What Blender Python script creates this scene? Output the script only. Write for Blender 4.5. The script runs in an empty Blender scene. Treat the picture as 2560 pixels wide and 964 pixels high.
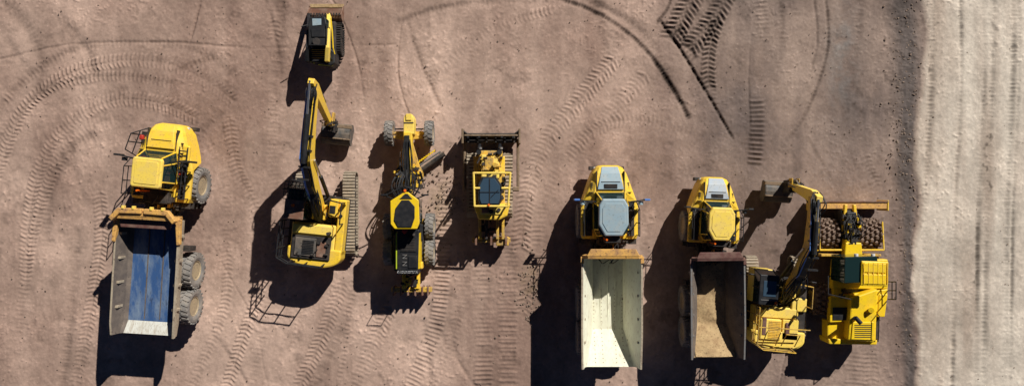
import bpy, bmesh, math, random
import numpy as np
from mathutils import Vector, Matrix
random.seed(7); np.random.seed(7)
S=45.0; H=38.0
def G(gx,gy,z=0): return Vector(((gx-1280)/S,(482-gy)/S,z))
def W(px,py,z=0):
    k=(H-z)/H/S; return Vector(((px-1280)*k,(482-py)*k,z))
scene=bpy.context.scene
scene.view_settings.view_transform='Standard'; scene.view_settings.look='None'; scene.view_settings.exposure=0

# ---------------------------------------------------------------- materials
def lin(c): return tuple((x/255/12.92 if x/255<0.04045 else ((x/255+0.055)/1.055)**2.4) for x in c)
def newmat(name):
    m=bpy.data.materials.new(name); m.use_nodes=True
    nt=m.node_tree; b=nt.nodes['Principled BSDF']; return m,nt,b
def paint(name,base,dust=(0.30,0.22,0.16),amt=0.35,rough=0.45,metal=0.0,scale=2.5,bump=0.02,stain=None,spec=0.4,stretch=(1,1,1)):
    m,nt,b=newmat(name); N=nt.nodes.new; L=nt.links.new
    tc=N('ShaderNodeTexCoord'); mp=N('ShaderNodeMapping'); mp.inputs['Scale'].default_value=stretch
    L(tc.outputs['Object'],mp.inputs['Vector'])
    n1=N('ShaderNodeTexNoise'); n1.inputs['Scale'].default_value=scale; n1.inputs['Detail'].default_value=8; n1.inputs['Roughness'].default_value=0.7
    L(mp.outputs[0],n1.inputs['Vector'])
    r1=N('ShaderNodeValToRGB'); r1.color_ramp.elements[0].position=0.42; r1.color_ramp.elements[1].position=0.70
    r1.color_ramp.elements[0].color=(0,0,0,1); r1.color_ramp.elements[1].color=(min(1,amt*1.8),)*3+(1,)
    L(n1.outputs['Fac'],r1.inputs['Fac'])
    mx=N('ShaderNodeMixRGB'); mx.inputs[1].default_value=(*base,1); mx.inputs[2].default_value=(*dust,1)
    L(r1.outputs['Color'],mx.inputs[0])
    n2=N('ShaderNodeTexNoise'); n2.inputs['Scale'].default_value=scale*4; n2.inputs['Detail'].default_value=6
    L(mp.outputs[0],n2.inputs['Vector'])
    r2=N('ShaderNodeValToRGB'); r2.color_ramp.elements[0].position=0.58; r2.color_ramp.elements[1].position=0.70
    r2.color_ramp.elements[0].color=(0,0,0,1); r2.color_ramp.elements[1].color=(0.75*min(1,amt*2),)*3+(1,)
    L(n2.outputs['Fac'],r2.inputs['Fac'])
    mx2=N('ShaderNodeMixRGB'); st=stain or tuple(x*0.35 for x in base); mx2.inputs[2].default_value=(*st,1)
    L(r2.outputs['Color'],mx2.inputs[0]); L(mx.outputs[0],mx2.inputs[1])
    L(mx2.outputs[0],b.inputs['Base Color'])
    ma=N('ShaderNodeMath'); ma.operation='MULTIPLY_ADD'; ma.inputs[1].default_value=0.3; ma.inputs[2].default_value=rough-0.1
    L(n1.outputs['Fac'],ma.inputs[0]); L(ma.outputs[0],b.inputs['Roughness'])
    b.inputs['Metallic'].default_value=metal
    b.inputs['Specular IOR Level'].default_value=spec
    if bump>0:
        bp=N('ShaderNodeBump'); bp.inputs['Strength'].default_value=0.4; bp.inputs['Distance'].default_value=bump
        L(n2.outputs['Fac'],bp.inputs['Height']); L(bp.outputs[0],b.inputs['Normal'])
    return m
YEL=paint('yellow_paint',(0.98,0.63,0.045),dust=(0.70,0.48,0.17),amt=0.28,rough=0.42,bump=0.006,stain=(.34,.18,.035))
YEL2=paint('pale_yellow_paint',(1.0,0.72,0.12),dust=(0.78,0.57,0.24),amt=0.3,rough=0.45,bump=0.006,stain=(.42,.25,.07))
YELB=paint('bright_yellow_paint',(0.97,0.65,0.012),dust=(0.7,0.46,0.08),amt=0.22,rough=0.4,bump=0.004,stain=(.3,.18,.02))
YDIRT=paint('muddy_yellow_paint',(0.76,0.46,0.06),dust=(0.30,0.21,0.13),amt=0.6,rough=0.6,bump=0.02,stain=(.05,.035,.025))
ORG=paint('rusty_orange_paint',(0.78,0.43,0.11),dust=(0.36,0.20,0.11),amt=0.55,rough=0.6,stain=(0.13,0.05,0.03))
RUST=paint('rusty_steel',(0.20,0.095,0.06),dust=(0.34,0.24,0.18),amt=0.5,rough=0.75,bump=0.02)
DRUM=paint('dusty_padfoot_steel',(0.17,0.11,0.08),dust=(0.34,0.25,0.19),amt=0.5,rough=0.8,bump=0.02,stain=(.06,.035,.03))
MAROON=paint('maroon_paint',(0.14,0.06,0.05),dust=(0.3,0.2,0.15),amt=0.4,rough=0.6)
BLK=paint('black_paint',(0.012,0.013,0.016),dust=(0.07,0.062,0.055),amt=0.22,rough=0.5,bump=0.006)
DRK=paint('dark_steel',(0.025,0.023,0.023),dust=(0.12,0.09,0.07),amt=0.4,rough=0.6)
GRY=paint('grey_steel',(0.22,0.22,0.22),dust=(0.30,0.24,0.19),amt=0.5,rough=0.5,metal=0.2,stain=(.06,.05,.04))
BUCK=paint('worn_bucket_steel',(0.10,0.095,0.09),dust=(0.26,0.20,0.15),amt=0.6,rough=0.6,metal=0.1,stain=(.03,.025,.02))
CHR=paint('chrome_rod',(0.55,0.57,0.6),amt=0.1,rough=0.25,metal=0.9,bump=0)
BLUE=paint('blue_hose',(0.08,0.22,0.6),amt=0.1,rough=0.4,bump=0)
TYR=paint('dusty_rubber',(0.20,0.19,0.18),dust=(0.36,0.31,0.26),amt=0.6,rough=0.85,bump=0.02,stain=(.07,.06,.055))
HUB=paint('dusty_hub',(0.46,0.36,0.22),dust=(0.33,0.26,0.19),amt=0.5,rough=0.7)
TRK=paint('crawler_steel',(0.38,0.31,0.23),dust=(0.50,0.42,0.32),amt=0.6,rough=0.7,metal=0.1,bump=0.02,stain=(.14,.1,.07))
PALE=paint('pale_blue_sky_sheen',(0.33,0.44,0.50),dust=(0.45,0.48,0.46),amt=0.4,rough=0.35,bump=0.004,stain=(0.2,0.25,0.27))  # sky reflection on the truck hood, put into the base colour
PALE2=paint('pale_grey_hood',(0.42,0.49,0.56),dust=(0.5,0.46,0.38),amt=0.4,rough=0.35,bump=0.004)
CREAM=paint('cream_bed',(0.84,0.83,0.66),dust=(0.64,0.58,0.43),amt=0.35,rough=0.5,bump=0.008,stretch=(1,0.35,1),stain=(0.45,0.38,0.27))
TAN=paint('dusty_tan_bed',(0.48,0.40,0.29),dust=(0.30,0.23,0.17),amt=0.5,rough=0.7,stain=(0.16,0.11,0.07))
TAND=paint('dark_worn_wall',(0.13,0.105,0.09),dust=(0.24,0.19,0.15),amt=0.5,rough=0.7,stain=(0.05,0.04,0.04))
BBED=paint('bed_sky_reflection',(0.055,0.13,0.32),dust=(0.34,0.42,0.50),amt=0.5,rough=0.4,metal=0.2,scale=1.1,stretch=(2.0,0.6,1),bump=0.006,stain=(0.03,0.06,0.15))  # blue is sky mirrored in polished steel, put into the base colour
SILV=paint('scraped_tail',(0.66,0.66,0.60),dust=(0.42,0.36,0.28),amt=0.5,rough=0.45,stretch=(3,0.5,1),stain=(0.25,0.19,0.14))
SAND=paint('sand_load',(0.52,0.37,0.20),dust=(0.34,0.22,0.12),amt=0.6,rough=0.95,bump=0.05,spec=0.1)
MUD=paint('caked_mud',(0.22,0.155,0.10),dust=(0.34,0.25,0.18),amt=0.5,rough=0.95,bump=0.05,spec=0.1)
GRN=paint('lime_paint',(0.50,0.62,0.03),amt=0.25,rough=0.4,bump=0)
RED=paint('red_plastic',(0.5,0.03,0.02),amt=0.1,rough=0.4,bump=0)
BEAC=paint('orange_beacon',(0.9,0.16,0.01),amt=0.05,rough=0.2,bump=0)
WHT=paint('white_paint',(0.75,0.75,0.75),amt=0.1,rough=0.5,bump=0)
GLS,_nt,_b=newmat('tinted_glass'); _b.inputs['Base Color'].default_value=(0.012,0.03,0.03,1); _b.inputs['Roughness'].default_value=0.08; _b.inputs['Specular IOR Level'].default_value=0.7
GLS2,_nt,_b=newmat('sky_glass'); _b.inputs['Base Color'].default_value=(0.045,0.08,0.12,1); _b.inputs['Roughness'].default_value=0.15; _b.inputs['Specular IOR Level'].default_value=0.7

# ---------------------------------------------------------------- geometry helpers
def loft(bm,rings,cap=True,closed=True):
    vs=[[bm.verts.new(p) for p in r] for r in rings]
    n=len(rings[0])
    for a,b in zip(vs,vs[1:]):
        for i in range(n if closed else n-1):
            j=(i+1)%n
            try: bm.faces.new((a[i],a[j],b[j],b[i]))
            except ValueError: pass
    if cap:
        bm.faces.new(vs[0][::-1]); bm.faces.new(vs[-1])
def frame(d):
    d=d.normalized(); up=Vector((0,0,1)) if abs(d.z)<0.95 else Vector((1,0,0))
    a=d.cross(up).normalized(); return a,a.cross(d).normalized()
def cylinder(bm,p0,p1,r,r2=None,n=12):
    p0=Vector(p0);p1=Vector(p1); a,b=frame(p1-p0); r2=r if r2 is None else r2
    loft(bm,[[p+(a*math.cos(t*2*math.pi/n)+b*math.sin(t*2*math.pi/n))*rr for t in range(n)] for p,rr in((p0,r),(p1,r2))])
def cuboid(bm,x0,x1,y0,y1,z0,z1):
    loft(bm,[[Vector((x0,y0,z)),Vector((x1,y0,z)),Vector((x1,y1,z)),Vector((x0,y1,z))] for z in(z0,z1)])
class V:
    def __init__(s,name,loc):
        s.e=bpy.data.objects.new(name,None); scene.collection.objects.link(s.e); s.e.location=loc; s.e.empty_display_size=0.5
        s.loc=Vector(loc); s.M=Matrix.Identity(4)
    def mk(s,name,bm,mat,bev=0,smooth=False,seg=2):
        bmesh.ops.recalc_face_normals(bm,faces=bm.faces)
        if bev>0:
            bmesh.ops.bevel(bm,geom=list(bm.edges),offset=bev,segments=seg,profile=0.5,affect='EDGES',clamp_overlap=True)
        bm.transform(Matrix.Translation(-s.loc)@s.M)
        me=bpy.data.meshes.new(name); bm.to_mesh(me); bm.free()
        me.materials.append(mat)
        if smooth: me.polygons.foreach_set('use_smooth',[True]*len(me.polygons))
        o=bpy.data.objects.new(name,me); scene.collection.objects.link(o); o.parent=s.e; return o
    def box(s,name,x0,x1,y0,y1,z0,z1,mat,bev=0.03):
        bm=bmesh.new(); cuboid(bm,x0,x1,y0,y1,z0,z1); return s.mk(name,bm,mat,bev)
    def boxes(s,name,L,mat,bev=0.01):
        bm=bmesh.new()
        for b in L: cuboid(bm,*b)
        return s.mk(name,bm,mat,bev,seg=1)
    def poly(s,name,pts,z0,z1,mat,bev=0.03,top=None,zt=None):
        bm=bmesh.new(); top=top or pts
        loft(bm,[[Vector((x,y,z0)) for x,y in pts],[Vector((x,y,z1 if zt is None else zt[i])) for i,(x,y) in enumerate(top)]])
        return s.mk(name,bm,mat,bev)
    def stations(s,name,st,mat,bev=0.03,smooth=False):
        bm=bmesh.new(); loft(bm,[[Vector((x,y,z)) for x,z in pr] for y,pr in st]); return s.mk(name,bm,mat,bev,smooth)
    def tube(s,name,paths,r,mat,n=6):
        bm=bmesh.new()
        for p in paths:
            for a,b in zip(p,p[1:]): cylinder(bm,a,b,r,n=n)
        return s.mk(name,bm,mat)
    def cyl(s,name,p0,p1,r,mat,r2=None,n=16,bev=0):
        bm=bmesh.new(); cylinder(bm,p0,p1,r,r2,n); return s.mk(name,bm,mat,bev)
    def hyd(s,name,p0,p1,r=0.07,f=0.55):
        p0=Vector(p0);p1=Vector(p1); m=p0.lerp(p1,f)
        s.cyl(name+'_barrel',p0,m,r,BLK,n=12); s.cyl(name+'_rod',m,p1,r*0.5,CHR,n=10)
    def px(s,name,x0,x1,y0,y1,z0,z1,mat,bev=0.03):   # bounds measured at height z1
        a=W(x0,y1,z1);b=W(x1,y0,z1); return s.box(name,a.x,b.x,a.y,b.y,z0,z1,mat,bev)
    def ppoly(s,name,pts,z0,z1,mat,bev=0.03,top=None):
        p=[tuple(W(x,y,z1)[:2]) for x,y in pts]; t=[tuple(W(x,y,z1)[:2]) for x,y in top] if top else None
        return s.poly(name,p,z0,z1,mat,bev,t)
    def wheel(s,name,c,r,w,side=1,hub=HUB,tyre=TYR,lugs=22):
        c=Vector(c); bm=bmesh.new(); n=40
        prof=[(-.36,.52),(-.44,.60),(-.5,.74),(-.49,.88),(-.40,.97),(0,.985),(.40,.97),(.49,.88),(.5,.74),(.44,.60),(.36,.52)]
        rings=[[c+Vector((x*w,math.cos(2*math.pi*i/n)*q*r,math.sin(2*math.pi*i/n)*q*r)) for i in range(n)] for x,q in prof]
        loft(bm,rings,cap=False)
        for i in range(lugs):
            for sd in(-1,1):
                t=2*math.pi*(i+(.5 if sd>0 else 0))/lugs
                pr=[]
                for x,dt in((0.03*sd,0.0),(0.5*sd,0.11)):
                    for rr in(.95,1.04):
                        for dd in(-.055,.055):
                            a=t+dt+dd; q=r*(rr-(0.04 if abs(x)>.3 else 0)); pr.append(c+Vector((x*w,math.cos(a)*q,math.sin(a)*q)))
                v=[bm.verts.new(p) for p in pr]
                for f in((0,1,3,2),(4,5,7,6),(0,1,5,4),(2,3,7,6),(1,3,7,5),(0,2,6,4)): bm.faces.new([v[k] for k in f])
        s.mk(name,bm,tyre)
        bm=bmesh.new(); n=28
        pr=[(.34,.56),(.41,.55),(.38,.50),(.16,.44),(.12,.30),(.22,.24),(.30,.20),(.32,.08)]
        for sd in(-1,1):
            loft(bm,[[c+Vector((x*w*sd,math.cos(2*math.pi*i/n)*q*r,math.sin(2*math.pi*i/n)*q*r)) for i in range(n)] for x,q in pr])
            for i in range(10):
                a=2*math.pi*i/10; p=c+Vector((.13*w*sd,math.cos(a)*.37*r,math.sin(a)*.37*r)); cylinder(bm,p,p+Vector((.06*w*sd,0,0)),.03*r,n=6)
        s.mk(name+'_hub',bm,hub)
    def drum(s,name,c,r,w,mat=DRUM):
        c=Vector(c); bm=bmesh.new(); cylinder(bm,c-Vector((w/2,0,0)),c+Vector((w/2,0,0)),r*.84,n=36)
        cols=5
        for k in range(cols):
            x=c.x+(-.5+(k+.5)/cols)*w
            for i in range(16):
                a=2*math.pi*(i+(k%2)*.5)/16; hw=w/cols*.38
                pr=[]
                for xx,rr,dd in((hw,.82,.13),(hw*.7,1.04,.08)):
                    for sx,sa in((-1,-1),(1,-1),(1,1),(-1,1)):
                        pr.append(Vector((x+sx*xx,c.y+math.cos(a+sa*dd)*r*rr,c.z+math.sin(a+sa*dd)*r*rr)))
                loft(bm,[pr[:4],pr[4:]])
        s.mk(name,bm,mat)
        bm=bmesh.new()
        for sd in(-1,1):
            p=c+Vector((sd*w/2,0,0)); cylinder(bm,p,p+Vector((sd*.05,0,0)),r*.55,r*.4,n=24)
        s.mk(name+'_hub',bm,YDIRT)
    def crawler(s,name,cx,y0,y1,w,h,mat=TRK,pitch=.17,gap=.72,sag=0):
        bm=bmesh.new(); r=h/2; L=(y1-y0)-2*r; per=2*L+2*math.pi*r; n=int(per/pitch); pitch=per/n
        for i in range(n):
            d=i*pitch
            if d<L: p=Vector((cx,y0+r+d,h)); a=0
            elif d<L+math.pi*r: t=(d-L)/r; p=Vector((cx,y1-r+math.sin(t)*r,r+math.cos(t)*r)); a=-t
            elif d<2*L+math.pi*r: p=Vector((cx,y1-r-(d-L-math.pi*r),0)); a=math.pi
            else: t=(d-2*L-math.pi*r)/r; p=Vector((cx,y0+r-math.sin(t)*r,r-math.cos(t)*r)); a=math.pi-t
            b2=bmesh.new(); cuboid(b2,-w/2,w/2,-pitch*gap/2,pitch*gap/2,-.07,-.025); cuboid(b2,-w/2,w/2,-pitch*.3,-pitch*.12,-.03,.01)
            b2.transform(Matrix.Translation(p)@Matrix.Rotation(a,4,'X')); me=bpy.data.meshes.new('t'); b2.to_mesh(me); bm.from_mesh(me); b2.free(); bpy.data.meshes.remove(me)
        s.mk(name,bm,mat)
        bm=bmesh.new(); cuboid(bm,cx-w*.25,cx+w*.25,y0+r,y1-r,.16,h-.2)
        for yy in(y0+r,y1-r): cylinder(bm,(cx-w*.28,yy,r),(cx+w*.28,yy,r),r-.08,n=20)
        k=int(L/.45)
        for i in range(k): cylinder(bm,(cx-w*.3,y0+r+(i+.5)*L/k,.2),(cx+w*.3,y0+r+(i+.5)*L/k,.2),.14,n=10)
        s.mk(name+'_frame',bm,DRK)
    def greeble(s,name,x0,x1,y0,y1,z0,z1,n,mat,big=.3):
        bm=bmesh.new()
        for i in range(n):
            a,b,c=[random.uniform(.05,big) for _ in range(3)]
            x=random.uniform(x0,max(x0,x1-a));y=random.uniform(y0,max(y0,y1-b));z=random.uniform(z0+(z1-z0)*.3,z1)
            if random.random()<.6: cuboid(bm,x,min(x+a,x1),y,min(y+b,y1),z0,z)
            else: cylinder(bm,(x,y,z),(min(x+a*1.6,x1),min(y1,y+random.choice((0,b*2))),z+.01),random.uniform(.02,.06),n=8)
        s.mk(name,bm,mat)
    def hoses(s,name,a,b,n,spread,sag,mat=BLK,r=.022):
        bm=bmesh.new(); a=Vector(a);b=Vector(b)
        for i in range(n):
            o=Vector((random.uniform(-spread,spread),random.uniform(-spread,spread)*.4,0)); o2=Vector((random.uniform(-spread,spread),0,0)); pr=None
            for k in range(9):
                t=k/8; p=a.lerp(b,t)+o*(1-t)+o2*t+Vector((math.sin(t*math.pi)*o.x*1.5,0,math.sin(t*math.pi)*sag*(1+o.x)))
                if pr is not None: cylinder(bm,pr,p,r,n=6)
                pr=p
        s.mk(name,bm,mat)
    def text(s,name,body,loc,size,mat,rot=0):
        c=bpy.data.curves.new(name,'FONT'); c.body=body; c.size=size; c.extrude=.004; c.align_x='CENTER'; c.align_y='CENTER'; c.materials.append(mat)
        o=bpy.data.objects.new(name,c); scene.collection.objects.link(o); o.parent=s.e
        o.matrix_local=Matrix.Translation(-s.loc)@s.M@Matrix.Translation(loc)@Matrix.Rotation(rot,4,'Z')
def TR(gx,gy,ang,sc=1.0):
    return Matrix.Translation(G(gx,gy))@Matrix.Rotation(-math.radians(ang),4,'Z')@Matrix.Scale(sc,4)
def mir(v,f):
    for sd in(-1,1): f(sd)

# ---------------------------------------------------------------- dump trucks
def dump_truck(gx,gy,af,ab,s,body,hood,roof,inner,wall,tail,rim,head,kind):
    v=V('articulated_dump_truck',G(gx,gy)); v.M=TR(gx,gy,af,s)
    v.box('front_chassis',-.45,.45,-.3,4.2,.7,1.35,DRK)
    v.cyl('front_axle',(-1.1,1.45,.92),(1.1,1.45,.92),.2,DRK)
    st=[]
    for y,w,zl,zm,zt,f in((4.42,.52,1.0,1.55,1.8,.7),(4.3,.72,.85,1.8,2.1,.75),(4.0,.9,.8,1.95,2.32,.72),(3.5,1.08,.8,2.02,2.42,.70),(2.95,1.27,.85,2.06,2.45,.66),(2.6,1.40,1.0,2.08,2.3,.62),(2.4,1.46,1.5,2.08,2.2,.62),(2.2,1.5,1.92,2.08,2.16,.62),(.75,1.5,1.92,2.06,2.14,.62),(.55,1.42,1.45,2.0,2.1,.62)):
        st.append((y,[(-w,zl),(-w,zm),(-w*.93,zm+(zt-zm)*.45),(-w*f,zt),(w*f,zt),(w*.93,zm+(zt-zm)*.45),(w,zm),(w,zl)]))
    v.stations('hood_body',st,body,bev=.012)
    v.stations('hood_panel',[(4.33,[(-.42,1.95),(-.42,2.14),(.42,2.14),(.42,1.95)]),(4.0,[(-.52,2.2),(-.5,2.37),(.5,2.37),(.52,2.2)]),(3.5,[(-.62,2.3),(-.6,2.50),(.6,2.50),(.62,2.3)]),(3.14,[(-.7,2.3),(-.68,2.54),(.68,2.54),(.7,2.3)])],hood,bev=.02)
    v.boxes('hood_seams',[(-.5,.5,3.52,3.55,2.49,2.515),(-.74,-.70,3.0,4.1,2.2,2.46),(.70,.74,3.0,4.1,2.2,2.46),(-1.1,-.74,2.98,3.01,2.2,2.42),(.74,1.1,2.98,3.01,2.2,2.42)],DRK,bev=0)
    mir(v,lambda sd:v.boxes('side_vent',[(sd*.95-.05,sd*.95+.05,3.1+i*.09,3.14+i*.09,2.1,2.33) for i in range(5)],DRK,0))
    if kind!=1:
        v.boxes('hood_grille',[(-.34,.34,3.2,3.42,2.5,2.56)]+[(-.3,.3,3.21+i*.04,3.225+i*.04,2.55,2.57) for i in range(5)],DRK,bev=0)
    v.box('bumper',-.95,.95,4.2,4.4,.55,.95,DRK)
    mir(v,lambda sd:v.box('headlight',sd*.62-.14,sd*.62+.14,4.22,4.34,1.2,1.4,WHT,.02))
    yb=1.15 if kind==1 else .75
    base=[(-.80,3.12),(.80,3.12),(.9,2.5),(.9,yb+.3),(.7,yb-.05),(-.7,yb-.05),(-.9,yb+.3),(-.9,2.5)]
    topp=[(-.6,2.62),(.6,2.62),(.76,2.3),(.76,yb+.35),(.55,yb+.05),(-.55,yb+.05),(-.76,yb+.35),(-.76,2.3)]
    v.poly('cab_glass',base,2.1,3.42,GLS,.02,topp)
    v.tube('cab_pillars',[[(b[0]*1.0,b[1],2.12),(t[0],t[1],3.44)] for b,t in zip(base,topp)],.035,body)
    v.poly('cab_lower',[(x*1.02,y) for x,y in base],2.05,2.42,body,.02,[(x*.985,y*.995) for x,y in base])
    if kind==1: rf=[(-.68,2.62),(.68,2.62),(.75,2.5),(.75,1.25),(.68,1.15),(-.68,1.15),(-.75,1.25),(-.75,2.5)]
    else: rf=[(-.56,2.68),(.56,2.68),(.76,2.33),(.78,1.35),(.44,.76),(-.44,.76),(-.78,1.35),(-.76,2.33)]
    ym=(rf[0][1]+rf[4][1])/2
    v.poly('cab_roof',rf,3.42,3.60,roof,.05,[(x*.95,ym+(y-ym)*.95) for x,y in rf])
    v.poly('roof_ridge',[(x*.74,ym+(y-ym)*.74) for x,y in rf],3.59,3.625,roof,.012)
    v.box('rear_shelf',-.62 if kind==1 else -.38,.62 if kind==1 else .38,.42,yb,2.1,2.5 if kind==1 else 3.3,DRK)
    v.greeble('behind_cab_gear',-.9,.9,.3,yb+.05,2.1,2.7,18,DRK,.3)
    v.cyl('beacon',(-.35,yb-.15,2.5),(-.35,yb-.15,3.62),.05,BEAC)
    v.box('wiper',-.3,.25,2.80,2.82,3.05,3.08,BLK,0)
    def side(sd):
        v.box('walkway',min(sd*.93,sd*1.28),max(sd*.93,sd*1.28),.7,2.5,2.14,2.20,DRK,.01)
        v.greeble('walkway_gear',min(sd*.93,sd*1.26),max(sd*.93,sd*1.26),.7,2.4,2.19,2.45,9,DRK,.22)
        z=3.0
        v.tube('handrail',[[(sd*1.42,y,2.1),(sd*1.42,y,z)] for y in(.75,1.4,2.1)]+[[(sd*1.42,.75,z),(sd*1.42,2.1,z),(sd*1.3,2.5,z-.3),(sd*1.3,2.5,2.2)],[(sd*1.42,.75,2.6),(sd*1.42,2.1,2.6)]],.025,BLK)
        v.tube('mirror_arm',[[(sd*.8,2.5,3.0),(sd*1.78,2.6,3.05)],[(sd*.8,2.4,2.6),(sd*1.7,2.6,2.75)]],.03,BLK)
        v.box('mirror',sd*1.8-.14,sd*1.8+.14,2.56,2.66,2.6,3.1,BLUE if kind==2 else BLK,.02)
        v.cyl('spot_mirror',(sd*1.5,2.35,2.85),(sd*1.5,2.52,2.85),.13,PALE if kind==2 else BLK)
        v.boxes('steps',[(min(sd*1.0,sd*1.45),max(sd*1.0,sd*1.45),.25,.55,.6+i*.4,.65+i*.4) for i in range(4)],DRK,0)
        v.wheel('front_wheel',(sd*1.29,1.45,.92),.92,.66)
    mir(v,side)
    if kind==1:
        v.box('side_tank',1.0,1.38,2.5,3.4,2.15,2.36,YEL,.08)
        v.boxes('side_recess',[(.95,1.3,1.6,2.55,2.2,2.3)],BLK,.01)
        v.tube('side_ladder',[[(.95,3.3,2.5),(1.2,1.6,2.9)],[(1.3,3.3,2.4),(1.5,1.6,2.8)]]+[[(.97+.03*i,3.1-.25*i,2.6),(1.34+.03*i,3.1-.25*i,2.53)] for i in range(6)],.03,BLK)
        v.tube('front_left_rail',[[(-.9,4.1,2.0),(-1.3,3.7,2.9),(-1.5,2.9,2.9),(-1.3,2.6,2.1)],[(-1.3,3.7,2.9),(-1.1,3.7,1.9)],[(-1.4,3.3,2.9),(-1.15,3.3,2.0)],[(-1.1,3.9,2.45),(-1.4,2.7,2.45)]],.03,BLK)
        v.boxes('left_step',[(-1.5,-1.1,3.0,3.9,1.5,1.56)],DRK,0)
        v.box('red_bag',-1.2,-1.0,3.45,3.7,2.15,2.35,RED,.06)
        v.cyl('fire_extinguisher',(1.1,2.0,2.25),(1.1,2.0,2.6),.07,RED)
    v.greeble('hitch_gear',-.95,.95,-.1,.6,1.0,2.0,30,DRK,.4)
    v.greeble('hitch_bracket',-.6,.6,-.3,.6,1.2,2.1,8,YDIRT if kind==1 else ORG,.25)
    v.cyl('hitch_pin',(0,-.1,.6),(0,-.1,1.7),.25,DRK)
    v.hoses('hitch_hoses',(0,.5,1.6),(0,-.8,1.6),7,.35,.3)
    mir(v,lambda sd:v.hyd('steering_ram',(sd*.55,.7,1.05),(sd*.5,-.8,1.05)))
    # rear unit
    v.M=TR(gx,gy,ab,s)
    v.boxes('rear_frame',[(-.55,-.35,-5.9,-.1,.85,1.25),(.35,.55,-5.9,-.1,.85,1.25),(-.5,.5,-5.7,-5.5,.87,1.22),(-.5,.5,-1.2,-1,.87,1.22)],DRK)
    for y in(-3.0,-4.85):
        v.cyl('rear_axle',(-1.1,y,.92),(1.1,y,.92),.2,DRK)
        mir(v,lambda sd:v.wheel('rear_wheel',(sd*1.30,y,.92),.92,.66))
    mir(v,lambda sd:v.hyd('tipping_ram',(sd*.75,-1.4,1.0),(sd*.93,-3.9,1.7),.09))
    mir(v,lambda sd:v.poly('mudguard',[(sd*1.0,-1.95),(sd*1.55,-1.95),(sd*1.55,-1.7),(sd*1.0,-1.7)],1.1,1.8,DRK,.02))
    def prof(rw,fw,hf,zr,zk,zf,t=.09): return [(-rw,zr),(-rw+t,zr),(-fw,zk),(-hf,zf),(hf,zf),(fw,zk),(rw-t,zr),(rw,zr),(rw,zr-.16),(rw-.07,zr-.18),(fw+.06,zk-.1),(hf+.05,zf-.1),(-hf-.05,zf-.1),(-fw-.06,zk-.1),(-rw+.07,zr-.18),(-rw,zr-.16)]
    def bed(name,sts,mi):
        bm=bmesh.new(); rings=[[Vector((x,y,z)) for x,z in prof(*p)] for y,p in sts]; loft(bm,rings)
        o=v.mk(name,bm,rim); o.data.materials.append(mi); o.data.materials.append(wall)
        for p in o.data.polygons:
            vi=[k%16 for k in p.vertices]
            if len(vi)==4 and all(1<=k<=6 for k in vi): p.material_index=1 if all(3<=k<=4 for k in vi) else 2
    if kind==1:
        bed('bed_shell',[(-.38,(1.57,1.30,1.14,3.02,2.2,2.04)),(-3.5,(1.58,1.30,1.16,3.02,2.2,2.04)),(-5.5,(1.58,1.32,1.18,3.0,2.22,2.06))],inner)
        bed('bed_tail',[(-5.5,(1.58,1.32,1.18,3.0,2.22,2.06)),(-6.1,(1.55,1.36,1.24,2.92,2.45,2.32))],tail)
        v.boxes('floor_seams',[(x-.025,x+.025,-5.4,-.5,2.03,2.065) for x in(-.38,.38)],TAND,0)
    else:
        bed('bed_shell',[(-.38,(1.57,.92,.80,3.02,1.9,1.42)),(-3.0,(1.58,.92,.80,3.02,1.9,1.42)),(-4.3,(1.58,.94,.82,3.02,1.92,1.46))],inner)
        bed('bed_tail',[(-4.3,(1.58,.94,.82,3.02,1.92,1.46)),(-6.1,(1.55,1.34,1.22,2.92,2.5,2.35))],tail)
        v.boxes('floor_wear_strips',[(x-.02,x+.02,-4.2,-.5,1.41,1.455) for x in(-.4,.0,.4)],inner,.005)
    v.boxes('bed_side_ribs',[(sd*1.43-.1 ,sd*1.43+.1,y,y+.12,2.35,2.83) for sd in(-1,1) for y in(-1.2,-2.4,-3.6,-4.8)],rim)
    fb=[(-.38,[(-1.57,3.04),(-1.3,3.42),(1.3,3.42),(1.57,3.04),(.9,1.35),(-.9,1.35)]),(-.22,[(-1.55,3.06),(-1.28,3.46),(1.28,3.46),(1.55,3.06),(.88,1.35),(-.88,1.35)])]
    v.stations('headboard',fb,head,.01)
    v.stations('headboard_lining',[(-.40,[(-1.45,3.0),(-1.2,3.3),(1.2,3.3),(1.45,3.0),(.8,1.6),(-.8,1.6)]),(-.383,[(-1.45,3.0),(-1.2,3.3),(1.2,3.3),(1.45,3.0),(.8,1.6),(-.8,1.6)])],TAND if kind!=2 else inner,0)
    v.poly('canopy_lip',[(-1.35,-.25),(1.35,-.25),(1.15,.12),(-1.15,.12)],3.36,3.47,head,.03)
    if kind==1:
        mir(v,lambda sd:v.poly('corner_gusset',[(sd*1.35,-.2),(sd*1.63,-.3),(sd*1.66,-1.5),(sd*1.5,-1.55)],2.9,3.12,ORG,.03))
        mir(v,lambda sd:v.poly('headboard_crest',[(sd*.05,.16),(sd*1.2,.14),(sd*1.62,-.35),(sd*1.45,-.5),(sd*1.1,-.12),(sd*.05,-.1)],3.3,3.58,ORG,.04))
        v.boxes('lip_tabs',[(x,x+.12,.1,.26,3.4,3.62) for x in(-1.0,-.5,.35,.9)],YEL2,.02)
        v.poly('headboard_inner_shelf',[(-1.3,-.36),(1.3,-.36),(1.2,-.8),(-1.2,-.8)],3.12,3.2,MAROON,.02)
    else:
        v.boxes('rim_caps',[(-1.62,-1.45,-.65,-.3,3.0,3.08),(1.45,1.62,-.65,-.3,3.0,3.08)],head,.01)
    if kind==2:
        bm=bmesh.new()
        for i in range(18):
            for x in(-.75,-.35,.35,.75):
                y=-5.9+i*.2; z=1.46+(-4.3-y)/1.8*.89 if y<-4.3 else 1.43
                cylinder(bm,(x,y,z-.01),(x,y,z+.02),.025,n=8)
        v.mk('tail_bolts',bm,TAN)
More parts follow.
